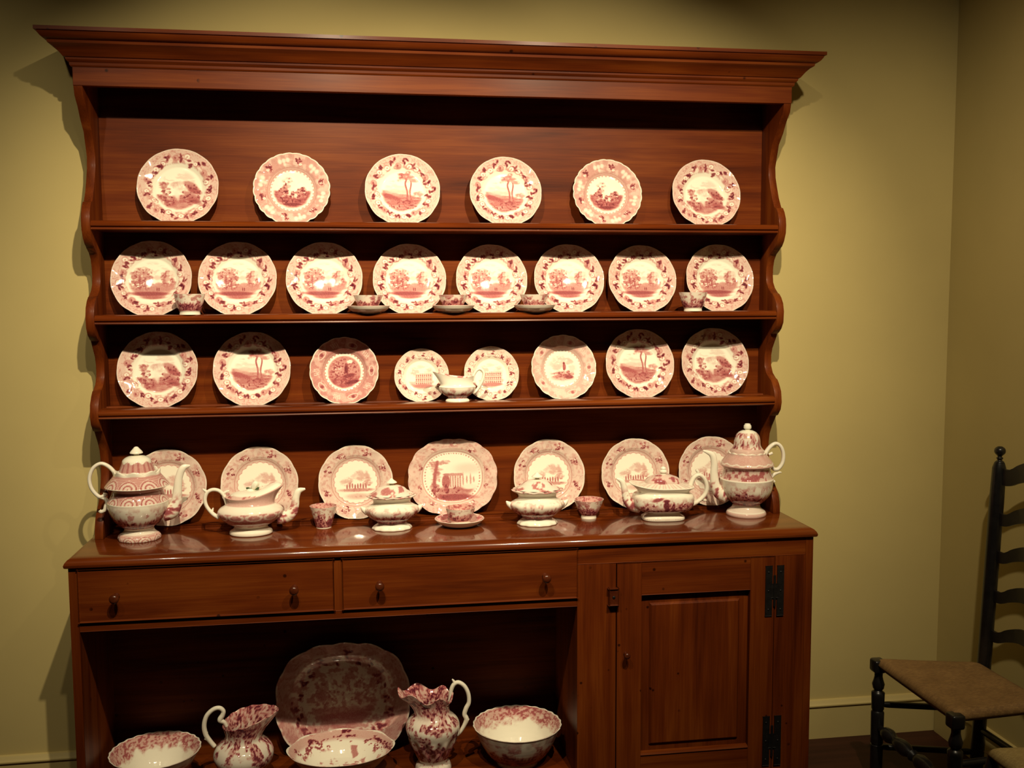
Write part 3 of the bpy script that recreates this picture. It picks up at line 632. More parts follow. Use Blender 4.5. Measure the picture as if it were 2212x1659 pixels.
# ------------------------------------------------------------------ hollow wares
def inner(prof, th):            # add an inside wall to an open outer profile
    return prof + [(max(0, r - th), z) for r, z in prof[::-1] if False]
def cyl(A, Z, k, R=.08):
    return np.mod(A - math.pi / 2, 2 * math.pi) * k, Z * k / R
def scenic(seed, z0, z1, top=.05, bot=.75, sc=5, R=.08):
    def f(A, Z, S, X, Y):
        h = np.clip((Z - z0) / (z1 - z0), 0, 1); x, y = cyl(A, Z, sc * 1.25, R)
        n = fbm(x + 7, y, seed); fine = fbm(x * 3.2, y * 3.2, seed + 5, 3)
        skyline = .45 + .6 * (fbm(x * .6, x * 0 + 5, seed + 11) - .5) + .3 * (fbm(x * 2.4, x * 0 + 2, seed + 12) - .5)
        land = 1 - sst(skyline - .10, skyline + .08, h)
        v = top * (.4 + 1.6 * sst(.45, .62, n)) + land * bot * (.30 + .55 * (1 - h)) * (.5 + 1.0 * fine)
        v = v + .32 * sst(.50, .60, n) * sst(.42, .56, fine) * (1 - sst(.6, .95, h))
        v = v + .6 * sst(.55, .62, fine) * land * sst(.46, .54, fbm(x * 1.3, y * 1.3, seed + 9))
        v = np.where((Z < z0) | (Z > z1), .04, v)
        return v
    return f
def arches(A, Z, zc, n, hgt, wash=.33):
    q = (np.mod(A * n / (2 * math.pi), 1) - .5) * 2; d = np.sqrt((q * 1.05) ** 2 + ((Z - zc) / hgt) ** 2)
    ring = .5 + .5 * np.cos(d * 15)
    return np.where(d < 1, wash * .5 + .42 * sst(.55, .85, ring), wash + .14 * (np.mod(Z / .005, 1) < .4))
def cup(name, rim, foot, h, loc, seed, label, group=None, foot_h=.008, flare=1.25, inner_ink=.35):
    t = .0026
    prof = [(0, .002), (foot * .8, .002), (foot * .85, 0), (foot, 0), (foot * .96, foot_h), (foot * 1.02, foot_h * 1.3)]
    for k in range(1, 8):
        q = k / 7; prof.append((foot * 1.02 + (rim - foot * 1.02) * (q ** (1 / flare)), foot_h * 1.3 + (h - foot_h * 1.3) * q))
    outer = list(prof)
    ins = [(r - t, z - .0003) for r, z in outer[::-1] if z > foot_h * 1.3] + [(foot * .7, foot_h * 1.3 + .003), (0, foot_h * 1.3 + .0025)]
    n0 = len(outer)
    sc = scenic(seed, foot_h * 1.4, h * 1.02, top=.20, bot=.55, sc=3.2, R=.036)
    def ink(A, Z, S, X, Y):
        v = sc(A, Z, S, X, Y); r = np.hypot(X, Y)
        rim_out = foot * 1.02 + (rim - foot * 1.02) * np.clip((Z - foot_h * 1.3) / (h - foot_h * 1.3), 0, 1) ** (1 / flare)
        ins_m = (r < rim_out - t * .5) & (Z > foot_h * 1.25)
        f = fbm(*cyl(A, Z, 7, .036), seed + 2)
        v = np.where(ins_m, inner_ink * sst(.3, .8, Z / h) + .3 * sst(.52, .62, f) * sst(.5, .7, Z / h), v)
        return np.where(Z < foot_h * 1.2, .03, v)
    o = link(name, lathe_mesh(name, outer + ins, seg=110, ink=ink, smooth_prof=0, step=.0018), 'ware'); o.location = loc
    return tag(o, label, 'cup', group)
def saucer(name, r, h, loc, seed, label, group=None):
    prof = [(0, .002), (r * .42, .002), (r * .44, 0), (r * .5, 0), (r * .54, .0035), (r * .74, h * .24), (r * .91, h * .62), (r, h), (r - .001, h + .001), (r * .90, h * .66 + .002), (r * .73, h * .30 + .0025), (r * .5, .0072), (0, .0068)]
    f0 = lambda A, Z, S, X, Y: np.where(S > .52, .3 + .35 * sst(.5, .62, fbm(X * 130, Y * 130, seed)), .05 + .03 * (Z > h * .9))
    o = link(name, lathe_mesh(name, prof, seg=72, ink=f0, smooth_prof=0, step=.0028), 'ware'); o.location = loc
    return tag(o, label, 'saucer', group)
GC, GS = 'tea bowls on the middle shelf', 'saucers on the middle shelf'
cup('tea_cup', .0455, .030, .061, (-0.779, -.133, S2), 3, 'pink footed tea bowl without saucer, between the two plates farthest from the chair', GC)
cup('tea_cup', .0455, .029, .060, (.773, -.133, S2), 4, 'pink footed tea bowl without saucer, between the two plates nearest the chair end', GC)
for i, (x, s) in enumerate(((-.254, 'third'), (.005, 'second'), (.2585, 'first'))):
    saucer('saucer', .0665, .0225, (x, -.134, S2), 10 + i, 'cream saucer under a tea bowl, %s of three saucers from the chair end, middle shelf' % s, GS)
    cup('tea_cup', .0455, .027, .048, (x - .001, -.134, S2 + .0073), 20 + i, 'pink tea bowl on a saucer, %s of three pairs from the chair end, middle shelf' % s, GC)
cup('tumbler_cup', .0418, .0235, .0675, (-.403, -.112, ZCT), 31, 'handleless tall pink cup without saucer on the countertop', None, foot_h=.002, flare=1.0)
saucer('saucer', .0772, .0225, (.015, -.160, ZCT), 33, 'pink saucer holding a tea bowl before the oval platter')
cup('tea_cup', .0462, .0310, .050, (.018, -.160, ZCT + .0073), 34, 'pink printed tea bowl standing on a saucer before the oval platter', flare=1.5)
cup('tea_cup', .0480, .0250, .0605, (.436, -.122, ZCT), 36, 'pink footed tea bowl without saucer on the countertop between sugar bowl and squared teapot', flare=1.35)

def pot(name, label, cat, loc, rz, body, body_ink, lid, lid_ink, fin, spout=None, handle=(), sy=1.0, power=2.0, mod=None, lid_mod=None, tilt=0.0, fin_mat='ware', extra=None, lugs=None):
    t = thing(name, label, cat, loc, rz)
    link('body', lathe_mesh('body', body, seg=220, ink=body_ink, mod=mod, sy=sy, power=power, step=.0019), 'ware', t)
    if lid:
        l = link('lid', lathe_mesh('lid', lid, seg=96, ink=lid_ink, mod=lid_mod, sy=sy, power=power, step=.003), 'ware', t)
        if fin:
            f = link('finial', lathe_mesh('finial', fin, seg=32, ink=lambda A, Z, S, X, Y: Z * 0 + .01), 'ware', l)
    for pts, rr, fl in handle:
        link('handle', tube_mesh('handle', [(x, 0, z) for x, z in pts], rr, flat=fl, ink=.02), 'ware', t)
    if spout:
        pts, rr = spout
        link('spout', tube_mesh('spout', [(x, 0, z) for x, z in pts], rr, seg=18, flat=.85, ink=lambda V: .75 * sst(.07, .02, V[:, 2] - pts[0][1]) * sst(.45, .6, fbm(V[:, 0] * 90, V[:, 2] * 90 + V[:, 1] * 60, 3)) + .02), 'ware', t)
    if extra: extra(t)
    return t
def lobes(n, amp, z0, z1):
    def f(X, Y, Z, A, S):
        k = 1 + amp * np.cos(n * A) * sst(z0, z0 + .01, Z) * (1 - sst(z1 - .01, z1, Z)); return X * k, Y * k, Z
    return f
# coffee pot with ringed shoulder
sc1 = scenic(51, .038, .112, top=.06, bot=.85, sc=3.2)
def ink1(A, Z, S, X, Y):
    v = sc1(A, Z, S, X, Y)
    v = np.where((Z > .114) & (Z < .150), arches(A, Z, .118, 9, .022, .34), v)
    v = np.where((Z > .158) & (Z < .196), arches(A, Z, .164, 9, .022, .34), v)
    v = np.where((Z >= .150) & (Z <= .158), .30, v); v = np.where(np.abs(Z - .113) < .0018, .0, v); v = np.where(np.abs(Z - .161) < .0016, .0, v)
    v = np.where(Z < .020, arches(A, Z, .002, 8, .016, .26), v); v = np.where((Z >= .020) & (Z < .038), .06, v); return np.where(Z >= .195, .03, v)
def mod1(X, Y, Z, A, S):
    sc = sst(.190, .205, Z); Z = Z + .004 * np.cos(8 * A) * sc; k = 1 + .03 * np.cos(8 * A) * sc + .018 * np.cos(10 * A) * (1 - sst(.012, .03, Z)); return X * k, Y * k, Z
B1 = [(0, .003), (.05, .002), (.0585, 0), (.0605, .007), (.057, .015), (.047, .022), (.0425, .029), (.0435, .036), (.056, .045), (.070, .061), (.080, .080), (.0855, .098), (.0865, .111), (.0865, .1145), (.083, .120), (.077, .130), (.0725, .140), (.0735, .150), (.084, .157), (.0905, .160), (.0900, .163), (.083, .172), (.073, .184), (.0655, .194), (.0645, .203), (.061, .205), (.056, .198), (.050, .196), (0, .196)]
L1 = [(0, .2), (.049, .199), (.0495, .205), (.047, .214), (.044, .222), (.042, .229), (.039, .237), (.030, .2445), (.018, .2485), (.009, .250), (0, .250)]
F1 = [(0, .248), (.008, .249), (.0075, .2535), (.017, .2555), (.0185, .258), (.015, .2635), (.009, .270), (.005, .2745), (0, .276)]
H1 = [([(-.060, .186), (-.064, .203), (-.080, .221), (-.100, .229), (-.121, .216), (-.132, .187), (-.127, .156), (-.108, .132), (-.093, .134), (-.090, .141)], [.0065, .006, .0058, .0055, .0055, .0055, .0055, .0055, .0055, .006], 1.2),
      ([(-.084, .108), (-.089, .122), (-.100, .128), (-.113, .1285)], [.006, .0058, .005, .003], 1.1),
      ([(-.084, .116), (-.090, .103), (-.094, .091), (-.104, .086), (-.108, .091)], [.005, .0055, .0055, .005, .005], 1.1)]
pot('coffee_pot', 'tall pink coffee pot with ringed shoulder bands and pointed white finial', 'coffee pot', (-.938, -.172, ZCT), rad(4), B1, ink1, L1,
    lambda A, Z, S, X, Y: np.where(Z > .231 + .0035 * np.cos(9 * A), .0, np.where(Z < .203, .03, .36 + .2 * (np.mod(A * 18 / 6.2832, 1) < .4))), F1,
    ([(.070, .072), (.094, .078), (.108, .105), (.112, .145), (.118, .182), (.130, .207), (.150, .213)], [.024, .021, .0165, .0125, .0108, .0098, .003]), H1, mod=mod1)
# low teapot with boat rim
def mod2(X, Y, Z, A, S):
    up = sst(.092, .112, Z); c = (1 + np.cos(A)) / 2
    Z2 = Z + up * (.032 * c ** 2.2 + .006 * np.cos(A) ** 2); X2 = X + up * .026 * c ** 2; return X2, Y * (1 - .12 * up * c), Z2
sc2 = scenic(61, .02, .10, top=.3, bot=.2, sc=4)
def ink2(A, Z, S, X, Y):
    z = Z; v = np.full(Z.shape, .04)
    q = np.mod(A * 11 / 6.2832, 1); circ = np.abs(np.hypot((q - .5) * 2, (z - .062) / .012) - .8) < .16
    v = np.where((z > .030) & (z < .072), .44 + .12 * sst(.5, .6, fbm(A * 8, z * 150, 4)), v); v = np.where(circ & (z < .072) & (z > .045), .16, v)
    v = np.where((z > .028) & (z <= .034), .2 + .2 * (q < .5), v)
    v = np.where((z > .074) & (z < .092), .05 + .38 * sst(.5, .6, fbm(A * 7, z * 170, 8)) * sst(.25, .05, np.abs(np.mod(A / 6.2832 + .25, 1) - .5)), v)
    v = np.where(z >= .092, .30, v); v = np.where(S > .80, np.where(S > .84, .3 + .15 * sst(.5, .6, fbm(X * 60, Y * 60, 3)), .03), v)
    return np.where(z < .012, .05 + .1 * sst(.006, .001, z), v)
B2 = [(0, .003), (.054, .002), (.062, .001), (.0635, .006), (.061, .012), (.054, .016), (.050, .021), (.052, .027), (.068, .035), (.085, .048), (.0955, .062), (.0965, .071), (.090, .081), (.077, .089), (.069, .096), (.068, .102), (.0735, .1085), (.0745, .111), (.070, .1115), (.062, .108), (.05, .106), (0, .106)]
L2 = [(0, .106), (.064, .107), (.0665, .1095), (.056, .118), (.038, .1265), (.020, .131), (.008, .133), (0, .133)]
def lidmod2(X, Y, Z, A, S):
    e = sst(.016, .060, np.hypot(X, Y / .8)); c = (1 + np.cos(A)) / 2
    return X + e * .024 * c ** 2 + .004, Y * (1 - .12 * e * c), Z + e * (.030 * c ** 2.2 + .006 * np.cos(A) ** 2) + .001
def flower_finial(t):
    lid = [c for c in t.children if c.name.startswith('lid')][0]
    link('finial', lathe_mesh('finial', [(0, .128), (.010, .130), (.012, .134), (.007, .138), (0, .139)], seg=20), 'ware', lid)
    f = link('flower', lathe_mesh('flower', [(0, 0), (.006, .002), (.0095, .010), (.0100, .020), (.007, .027), (0, .029)], seg=20, mod=lobes(5, .12, .0, .04)), 'ware', lid); f.location = (.008, 0, .135); f.rotation_euler = (rad(12), rad(28), 0)
    for s in (-1, 1):
        g = link('leaf', lathe_mesh('leaf', [(0, -.011), (.003, -.008), (.0055, 0), (.003, .008), (0, .011)], seg=12, sy=.35, step=.002), 'leaf', lid); g.location = (.008 + .010 * s, -.004, .137); g.rotation_euler = (0, rad(68 * s), rad(-12))
H2 = [([(-.066, .085), (-.070, .101), (-.077, .121), (-.090, .135), (-.108, .139), (-.124, .131), (-.131, .111), (-.126, .088), (-.110, .066), (-.092, .053)], [.0062, .0058, .0055, .0055, .0055, .0055, .0055, .0055, .006, .007], 1.25),
      ([(-.122, .130), (-.130, .137), (-.137, .143)], [.005, .0042, .002], 1.1), ([(-.0785, .124), (-.070, .131), (-.060, .133)], [.005, .0042, .003], 1.1), ([(-.112, .069), (-.110, .078), (-.108, .084)], [.005, .003, .0015], 1.0)]
pot('teapot', 'squat pink teapot with swept boat-shaped rim and flower finial', 'teapot', (-.617, -.162, ZCT), rad(3), B2, ink2, L2,
    lambda A, Z, S, X, Y: np.where(Z < .121, .25 + .35 * sst(.5, .6, fbm(X * 70, Y * 70, 7)), .02), None,
    ([(.078, .046), (.100, .046), (.120, .056), (.1305, .080), (.135, .106), (.143, .124), (.163, .130)], [.021, .019, .0165, .0130, .0108, .0095, .003]), H2, sy=.80, mod=mod2, lid_mod=lidmod2, extra=flower_finial)
# lobed covered sugar bowls
def sugar(loc, rz, label, seed, k=1.0):
    sc = scenic(seed, .020, .078, top=.08, bot=.8, sc=5)
    def ink(A, Z, S, X, Y):
        z = Z / k; v = sc(A, z, S, X, Y); v = np.where((z > .073) & (z < .100), .03, v); v = np.where((z >= .100) | (S > .80), .17 + .35 * sst(.52, .62, fbm(*cyl(A, z, 11), seed)), v); return np.where(z < .019, .03, v)
    def md(X, Y, Z, A, S):
        lb = sst(.02, .04, Z) * (1 - sst(.070, .082, Z)); fl = sst(.094, .102, Z) + (1 - sst(.008, .014, Z)); q = 1 + .025 * np.cos(8 * A) * lb + .022 * np.cos(12 * A) * fl; return X * q, Y * q, Z + .0014 * np.cos(12 * A) * sst(.094, .102, Z)
    Bs = [(0, .002), (.050, .002), (.0585, 0), (.0605, .004), (.055, .011), (.046, .017), (.0455, .023), (.062, .033), (.076, .046), (.0825, .058), (.080, .067), (.068, .074), (.0585, .080), (.0575, .088), (.0635, .096), (.0755, .102), (.0765, .105), (.070, .1065), (.06, .104), (0, .104)]
    Ls = [(0, .105), (.063, .106), (.064, .110), (.056, .115), (.047, .120), (.040, .127), (.027, .133), (.013, .136), (0, .136)]
    Fs = [(0, .134), (.0075, .135), (.0065, .1395), (.0165, .1425), (.0150, .146), (.008, .151), (.003, .156), (0, .157)]
    hs = [([(s * .074, .054), (s * .086, .063), (s * .094, .071)], [.011, .008, .002], 1.0) for s in (-1, 1)]
    S_ = lambda P: [(r * k, z * k) for r, z in P]
    pot('sugar_bowl', label, 'sugar bowl', loc, rz, S_(Bs), ink, S_(Ls), lambda A, Z, S, X, Y: .10 + .45 * sst(.52, .62, fbm(X * 75, Y * 75, seed + 1)) * (Z < .132 * k), S_(Fs), None, [([(x * k, z * k) for x, z in p], [q * k for q in r], f) for p, r, f in hs], sy=.80, mod=md)
sugar((-.194, -.166, ZCT), rad(2), 'lobed covered sugar bowl between the tumbler cup and the cup and saucer', 71)
sugar((.258, -.178, ZCT), rad(-2), 'lobed covered sugar bowl beside the footed tea bowl without saucer on the countertop', 75, 1.04)
# squared teapot
sc3 = scenic(81, .030, .080, top=.06, bot=.5, sc=4.5)
def ink3(A, Z, S, X, Y):
    v = sc3(A, Z, S, X, Y); u = X / .09; front = (Y < 0)
    urn = ell(u, Z, -.02, .055, .11, .013, 0, .25) + ell(u, Z, -.02, .070, .12, .0045, 0, .3) + ell(u, Z, -.02, .040, .06, .004, 0, .3)
    v = np.where(front, np.maximum(v, .92 * np.clip(urn, 0, 1)), v); tr = ell(u, Z, -.32, .074, .2, .006, .02, .4); v = np.where(front, np.maximum(v, .75 * tr), v)
    v = np.where((Z > .028) & (Z < .034), .7, v); v = np.where((Z > .079) & (S < .8), .03, v); v = np.where(S > .78, .05 + .2 * (np.mod(A * 60 / 6.2832, 1) < .4), v)
    return np.where(Z < .028, .04 + .22 * ((Z > .004) & (Z < .009) & (np.mod(A * 70 / 6.2832, 1) < .5)), v)
B3 = [(0, .003), (.058, .002), (.067, .001), (.068, .009), (.064, .013), (.055, .018), (.052, .024), (.060, .0275), (.079, .032), (.091, .042), (.0962, .056), (.0968, .072), (.0925, .0815), (.083, .0865), (.081, .092), (.088, .099), (.096, .104), (.0965, .107), (.090, .108), (.07, .106), (0, .106)]
L3 = [(0, .107), (.086, .107), (.088, .110), (.078, .113), (.066, .117), (.0585, .119), (.057, .1225), (.052, .130), (.040, .138), (.022, .1435), (.009, .145), (0, .145)]
F3 = [(0, .143), (.009, .144), (.0085, .148), (.0125, .151), (.0120, .156), (.008, .160), (.0095, .163), (.006, .168), (0, .170)]
def mod3(X, Y, Z, A, S):
    up = sst(.092, .104, Z); return X - up * .010 * np.clip(-X / .09, 0, 1) ** 2, Y, Z + up * .012 * np.clip(-X / .09, 0, 1) ** 2
H3 = [([(.086, .098), (.091, .116), (.101, .134), (.117, .140), (.133, .127), (.141, .103), (.137, .080), (.122, .062), (.104, .050), (.088, .044)], [.0085, .008, .0075, .007, .007, .007, .007, .007, .0075, .008], 1.3),
      ([(.112, .139), (.112, .150), (.106, .157)], [.005, .005, .004], 1.1), ([(.122, .063), (.134, .058), (.141, .0575)], [.005, .004, .002], 1.0)]
pot('teapot', 'squared oblong teapot with dark urn print and looped ear handle', 'teapot', (.665, -.180, ZCT), rad(-5), B3, ink3, L3,
    lambda A, Z, S, X, Y: np.where(Z > .1185, .2 + .5 * sst(.52, .6, fbm(X * 60, Y * 60 + Z * 20, 4)), .05 + .18 * (np.mod(A * 60 / 6.2832, 1) < .4)), F3,
    ([(-.074, .042), (-.098, .046), (-.114, .062), (-.1215, .085), (-.1265, .108), (-.133, .124), (-.150, .133)], [.022, .019, .0150, .0115, .0095, .0085, .003]), H3, sy=.66, power=3.2, mod=mod3)
# tall coffee pot with dome lid
sc4 = scenic(91, .038, .118, top=.08, bot=.8, sc=3.4)
def ink4(A, Z, S, X, Y):
    v = sc4(A, Z, S, X, Y); v = np.where((Z > .122) & (Z < .160), .22 + .4 * sst(.48, .6, fbm(*cyl(A, Z, 7), 5)), v); v = np.where((Z >= .160), .27 + .08 * fbm(A * 6, Z * 60, 2) , v)
    v = np.where(np.abs(Z - .119) < .0025, .05, v); v = np.where(np.abs(Z - .172 - .002 * np.cos(14 * A)) < .0018, .08, v); v = np.where(Z < .014, .27, v); v = np.where((Z >= .014) & (Z < .038), .13, v); return np.where((Z > .2035) | (np.abs(Z - .0145) < .001), .03, v)
B4 = [(0, .003), (.054, .002), (.0625, 0), (.0640, .007), (.0600, .014), (.050, .022), (.0445, .030), (.0455, .038), (.058, .048), (.072, .064), (.0800, .082), (.0830, .100), (.0850, .116), (.0850, .120), (.0800, .126), (.0765, .138), (.0755, .150), (.079, .158), (.0845, .163), (.0855, .167), (.080, .177), (.070, .189), (.0615, .199), (.0600, .205), (.057, .206), (.052, .202), (0, .202)]
L4 = [(0, .204), (.052, .204), (.0545, .208), (.0530, .2135), (.0465, .220), (.0425, .230), (.0415, .243), (.0385, .256), (.031, .268), (.019, .275), (.010, .277), (0, .277)]
F4 = [(0, .275), (.0085, .276), (.0082, .281), (.0122, .2825), (.0118, .292), (.0095, .2935), (.0090, .297), (.005, .2985), (0, .299)]
def mod4(X, Y, Z, A, S):
    s = sst(.196, .204, Z); return X * (1 + .015 * np.cos(12 * A) * s), Y * (1 + .015 * np.cos(12 * A) * s), Z + .002 * np.cos(12 * A) * s
H4 = [([(.058, .192), (.064, .207), (.078, .224), (.094, .232), (.110, .222), (.119, .198), (.117, .170), (.104, .150), (.090, .148), (.082, .156)], [.007, .0068, .0065, .006, .006, .006, .006, .0062, .006, .006], 1.35),
      ([(.080, .122), (.092, .132), (.106, .137), (.114, .137)], [.0065, .0055, .004, .002], 1.1), ([(.071, .196), (.078, .199), (.083, .201)], [.004, .0045, .005], 1.0), ([(.080, .112), (.088, .110), (.092, .106)], [.004, .004, .004], 1.0)]
pot('coffee_pot', 'tall footed coffee pot with high domed lid and figures print', 'coffee pot', (.950, -.165, ZCT), rad(-6), B4, ink4, L4,
    lambda A, Z, S, X, Y: np.where(Z < .218, .26, .08 + .3 * sst(.45, .6, fbm(*cyl(A, Z, 4), 3)) + .55 * sst(.56, .66, fbm(*cyl(A, Z, 9), 13))) * (Z < .270), F4,
    ([(-.066, .064), (-.088, .074), (-.102, .098), (-.107, .135), (-.107, .170), (-.115, .198), (-.144, .212)], [.026, .022, .0165, .0125, .0108, .0098, .003]), H4, mod=mod4)
# cream jug on the lowest shelf
def modc(X, Y, Z, A, S):
    up = sst(.048, .072, Z); c = (1 - np.cos(A)) / 2
    return X - up * .026 * c ** 3, Y * (1 - .25 * up * c ** 2), Z + up * (.024 * c ** 2 + .010 * (1 - c) ** 3)
scc = scenic(41, .012, .046, top=.10, bot=.8, sc=4)
def inkc(A, Z, S, X, Y):
    v = scc(A, Z, S, X, Y); v = np.where(S > .60, .05 + .55 * sst(.5, .6, fbm(A * 5, Z * 110, 6)) * sst(.064, .074, Z), v); return np.where(np.abs(Z - .0485) < .0012, .0, v)
BC = [(0, .002), (.030, .002), (.0365, 0), (.0375, .004), (.034, .0085), (.029, .012), (.036, .018), (.049, .028), (.0555, .038), (.0570, .045), (.0575, .048), (.0535, .050), (.050, .054), (.0485, .062), (.0510, .070), (.0515, .0715), (.048, .070), (.0455, .060), (.046, .052), (.052, .040), (.030, .016), (0, .014)]
t = thing('cream_jug', 'small cream jug with swept lip in front of two small plates on the lowest shelf', 'jug', (.016, -.1225, S3))
link('body', lathe_mesh('body', BC, seg=96, ink=inkc, mod=modc, sy=.74, step=.0025), 'ware', t)
link('handle', tube_mesh('handle', [(.046, 0, .066), (.052, 0, .084), (.062, 0, .098), (.074, 0, .100), (.083, 0, .088), (.080, 0, .068), (.071, 0, .050), (.062, 0, .036), (.050, 0, .026)], [.005, .005, .005, .005, .005, .005, .005, .005, .006], flat=1.3, ink=.03), 'ware', t)

# ------------------------------------------------------------------ open cupboard: bowls and jugs
ZN = .100
def bowl(name, label, loc, rim, foot, h, seed, sy=1.0, flare=1.5, wav=(26, .007), inside='edge', rz=0.0):
    out = [(0, .003), (foot * .85, .002), (foot, 0), (foot * 1.02, .008), (foot * .97, .012)]
    for k in range(1, 10):
        q = k / 9; out.append((foot * .97 + (rim - foot * .97) * q ** (1 / flare), .012 + (h - .012) * q))
    out.append((rim * 1.012, h + .001)); nout = len(out)
    ins = [(r - .004, z) for r, z in out[::-1][1:] if z > .013] + [(foot * .8, .0165), (0, .016)]
    def md(X, Y, Z, A, S):
        k = 1 + wav[1] * np.cos(wav[0] * A) * sst(h * .72, h, Z); return X * k, Y * k, Z + wav[1] * .09 * np.cos(wav[0] * A) * sst(h * .8, h, Z)
    sc = scenic(seed, .014, h, top=.12, bot=.75, sc=4.5)
    def ink(A, Z, S, X, Y):
        r = np.hypot(X, Y / sy); ro = foot * .97 + (rim - foot * .97) * np.clip((Z - .012) / (h - .012), 0, 1) ** (1 / flare)
        isin = (r < ro - .0022) & (Z > .0135)
        cx, cy = cyl(A, Z, 5.5); f = fbm(cx, cy, seed + 3); g = fbm(cx * 3.6, cy * 3.6, seed + 6, 3)
        if inside == 'edge': vi = sst(.55 + .12 * (f - .5) * 4, .80 + .12 * (f - .5) * 4, Z / h) * (.30 + .4 * sst(.5, .6, g))
        else: vi = sst(.66, .80, Z / h) * .30 + .8 * sst(.53, .6, f) * sst(.42, .56, Z / h) * sst(.48, .56, g) + .5 * (sst(.54, .6, fbm(X * 22 + 3, Y * 22, seed)) * sst(.5, .58, fbm(X * 70, Y * 70, seed + 1)) * (Z < h * .55))
        return np.where(isin, vi, sc(A, Z, S, X, Y))
    o = link(name, lathe_mesh(name, out + ins, seg=230, ink=ink, mod=md, sy=sy, smooth_prof=0, step=.0024), 'ware'); o.location = loc; o.rotation_euler = (0, 0, rz)
    return tag(o, label, 'bowl')
bowl('wash_bowl', 'wide cream bowl with brown-red printed edge, beside the jug with pinched handle', (-.911, -.195, ZN), .130, .062, .108, 5)
bowl('serving_bowl', 'broad scalloped bowl with floral inside in front of the large platter', (-.361, -.222, ZN), .1595, .078, .088, 9, sy=.80, wav=(8, .018), inside='floral')
bowl('slop_bowl', 'deep round bowl with dark printed outside near the cupboard door', (.186, -.215, ZN), .137, .066, .122, 13, flare=1.9)
def jug(name, label, loc, prof, mod, seed, handle, z1, rz=0.0, dark=(.5, .8)):
    t = thing(name, label, 'jug', loc, rz)
    def ink(A, Z, S, X, Y):
        cx, cy = cyl(A, Z, 4.5); f = fbm(cx, cy, seed); g = fbm(cx * 3.4, cy * 3.4, seed + 2, 3)
        v = .07 + .25 * sst(.5, .6, f) + .62 * sst(.46, .56, f) * sst(.46, .60, g) + .35 * sst(.05, .0, np.abs(Z - z1 * .30)) * 0
        v = v + .42 * sst(z1 * .66, z1 * .86, Z) * (.5 + .8 * sst(.45, .6, g))
        v = v + dark[1] * .5 * np.exp(-((Z - z1 * .27) / (z1 * .09)) ** 2) * (.4 + .9 * g)
        v = np.where(Z < .028, .05 + .12 * (g > .55), v); return np.where((S > .62) & (Z > z1 * .5), .18 + .4 * sst(.5, .6, g), v)
    link('body', lathe_mesh('body', prof, seg=200, ink=ink, mod=mod, step=.0024), 'ware', t)
    for pts, rr in handle: link('handle', tube_mesh('handle', [(x, 0, z) for x, z in pts], rr, flat=1.15, ink=.03), 'ware', t)
    return t
def modj1(X, Y, Z, A, S):
    up = sst(.135, .190, Z); c = (1 + np.cos(A)) / 2; rip = .0025 * np.cos(14 * A) * sst(.178, .192, Z)
    return X + up * (.046 * c ** 2.4), Y * (1 + .10 * up - .42 * up * c ** 4), Z + up * (.036 * c ** 1.4 - .010 + .012 * np.clip(np.sin(A), 0, 1)) + rip * .5
J1 = [(0, .003), (.046, .002), (.055, 0), (.057, .008), (.050, .016), (.046, .022), (.058, .034), (.076, .054), (.087, .076), (.0885, .094), (.081, .112), (.068, .125), (.058, .134), (.054, .143), (.053, .155), (.055, .170), (.0590, .186), (.0600, .190), (.057, .190), (.051, .172), (.049, .156), (.050, .144), (.06, .122), (.078, .096), (.05, .03), (0, .028)]
jug('jug', 'floral water jug with long swept lip, between the wash bowl and large platter', (-.651, -.215, ZN), J1, modj1, 17,
    [([(-.047, .176), (-.054, .190), (-.066, .199), (-.058, .214), (-.056, .226), (-.067, .236), (-.085, .233), (-.104, .215), (-.112, .187), (-.108, .158), (-.096, .135), (-.084, .118)], [.005, .006, .008, .007, .0065, .0065, .0065, .0068, .007, .007, .007, .007]), ([(-.108, .160), (-.104, .166)], [.006, .003]), ([(-.100, .141), (-.112, .146)], [.006, .003])], .21, rz=rad(4))
def modj2(X, Y, Z, A, S):
    up = sst(.175, .235, Z); c = (1 - np.cos(A)) / 2; rip = .010 * np.cos(6 * A + .6) * sst(.205, .235, Z)
    fac = 1 + .055 * np.cos(12 * A) * sst(.06, .08, Z) * (1 - sst(.09, .12, Z))
    return X * fac - up * .042 * c ** 2, Y * fac * (1 - .12 * up * c), Z + up * .020 * c ** 1.5 + rip
J2 = [(0, .003), (.044, .002), (.054, 0), (.0560, .008), (.053, .020), (.047, .026), (.0445, .032), (.048, .040), (.054, .052), (.064, .078), (.074, .104), (.0815, .128), (.0830, .143), (.078, .157), (.068, .168), (.058, .177), (.0525, .188), (.0515, .200), (.0545, .214), (.0620, .228), (.0650, .233), (.062, .234), (.053, .220), (.048, .204), (.049, .186), (.062, .166), (.077, .143), (.05, .05), (0, .034)]
jug('jug', 'fluted pink jug with ruffled lip and scrolled handle, between two bowls', (-.080, -.228, ZN), J2, modj2, 23,
    [([(.052, .214), (.055, .232), (.058, .252), (.066, .268), (.080, .274), (.098, .262), (.110, .238), (.112, .210), (.103, .190), (.098, .172), (.104, .156), (.098, .138), (.086, .118), (.074, .106)], [.005, .006, .0065, .0065, .0065, .0065, .0065, .0065, .007, .007, .0075, .0065, .006, .006]), ([(.069, .268), (.066, .278), (.061, .285)], [.006, .004, .002]), ([(.097, .180), (.106, .186)], [.006, .004]), ([(.100, .160), (.110, .152)], [.006, .005])], .25, rz=rad(-3), dark=(.5, 1.0))

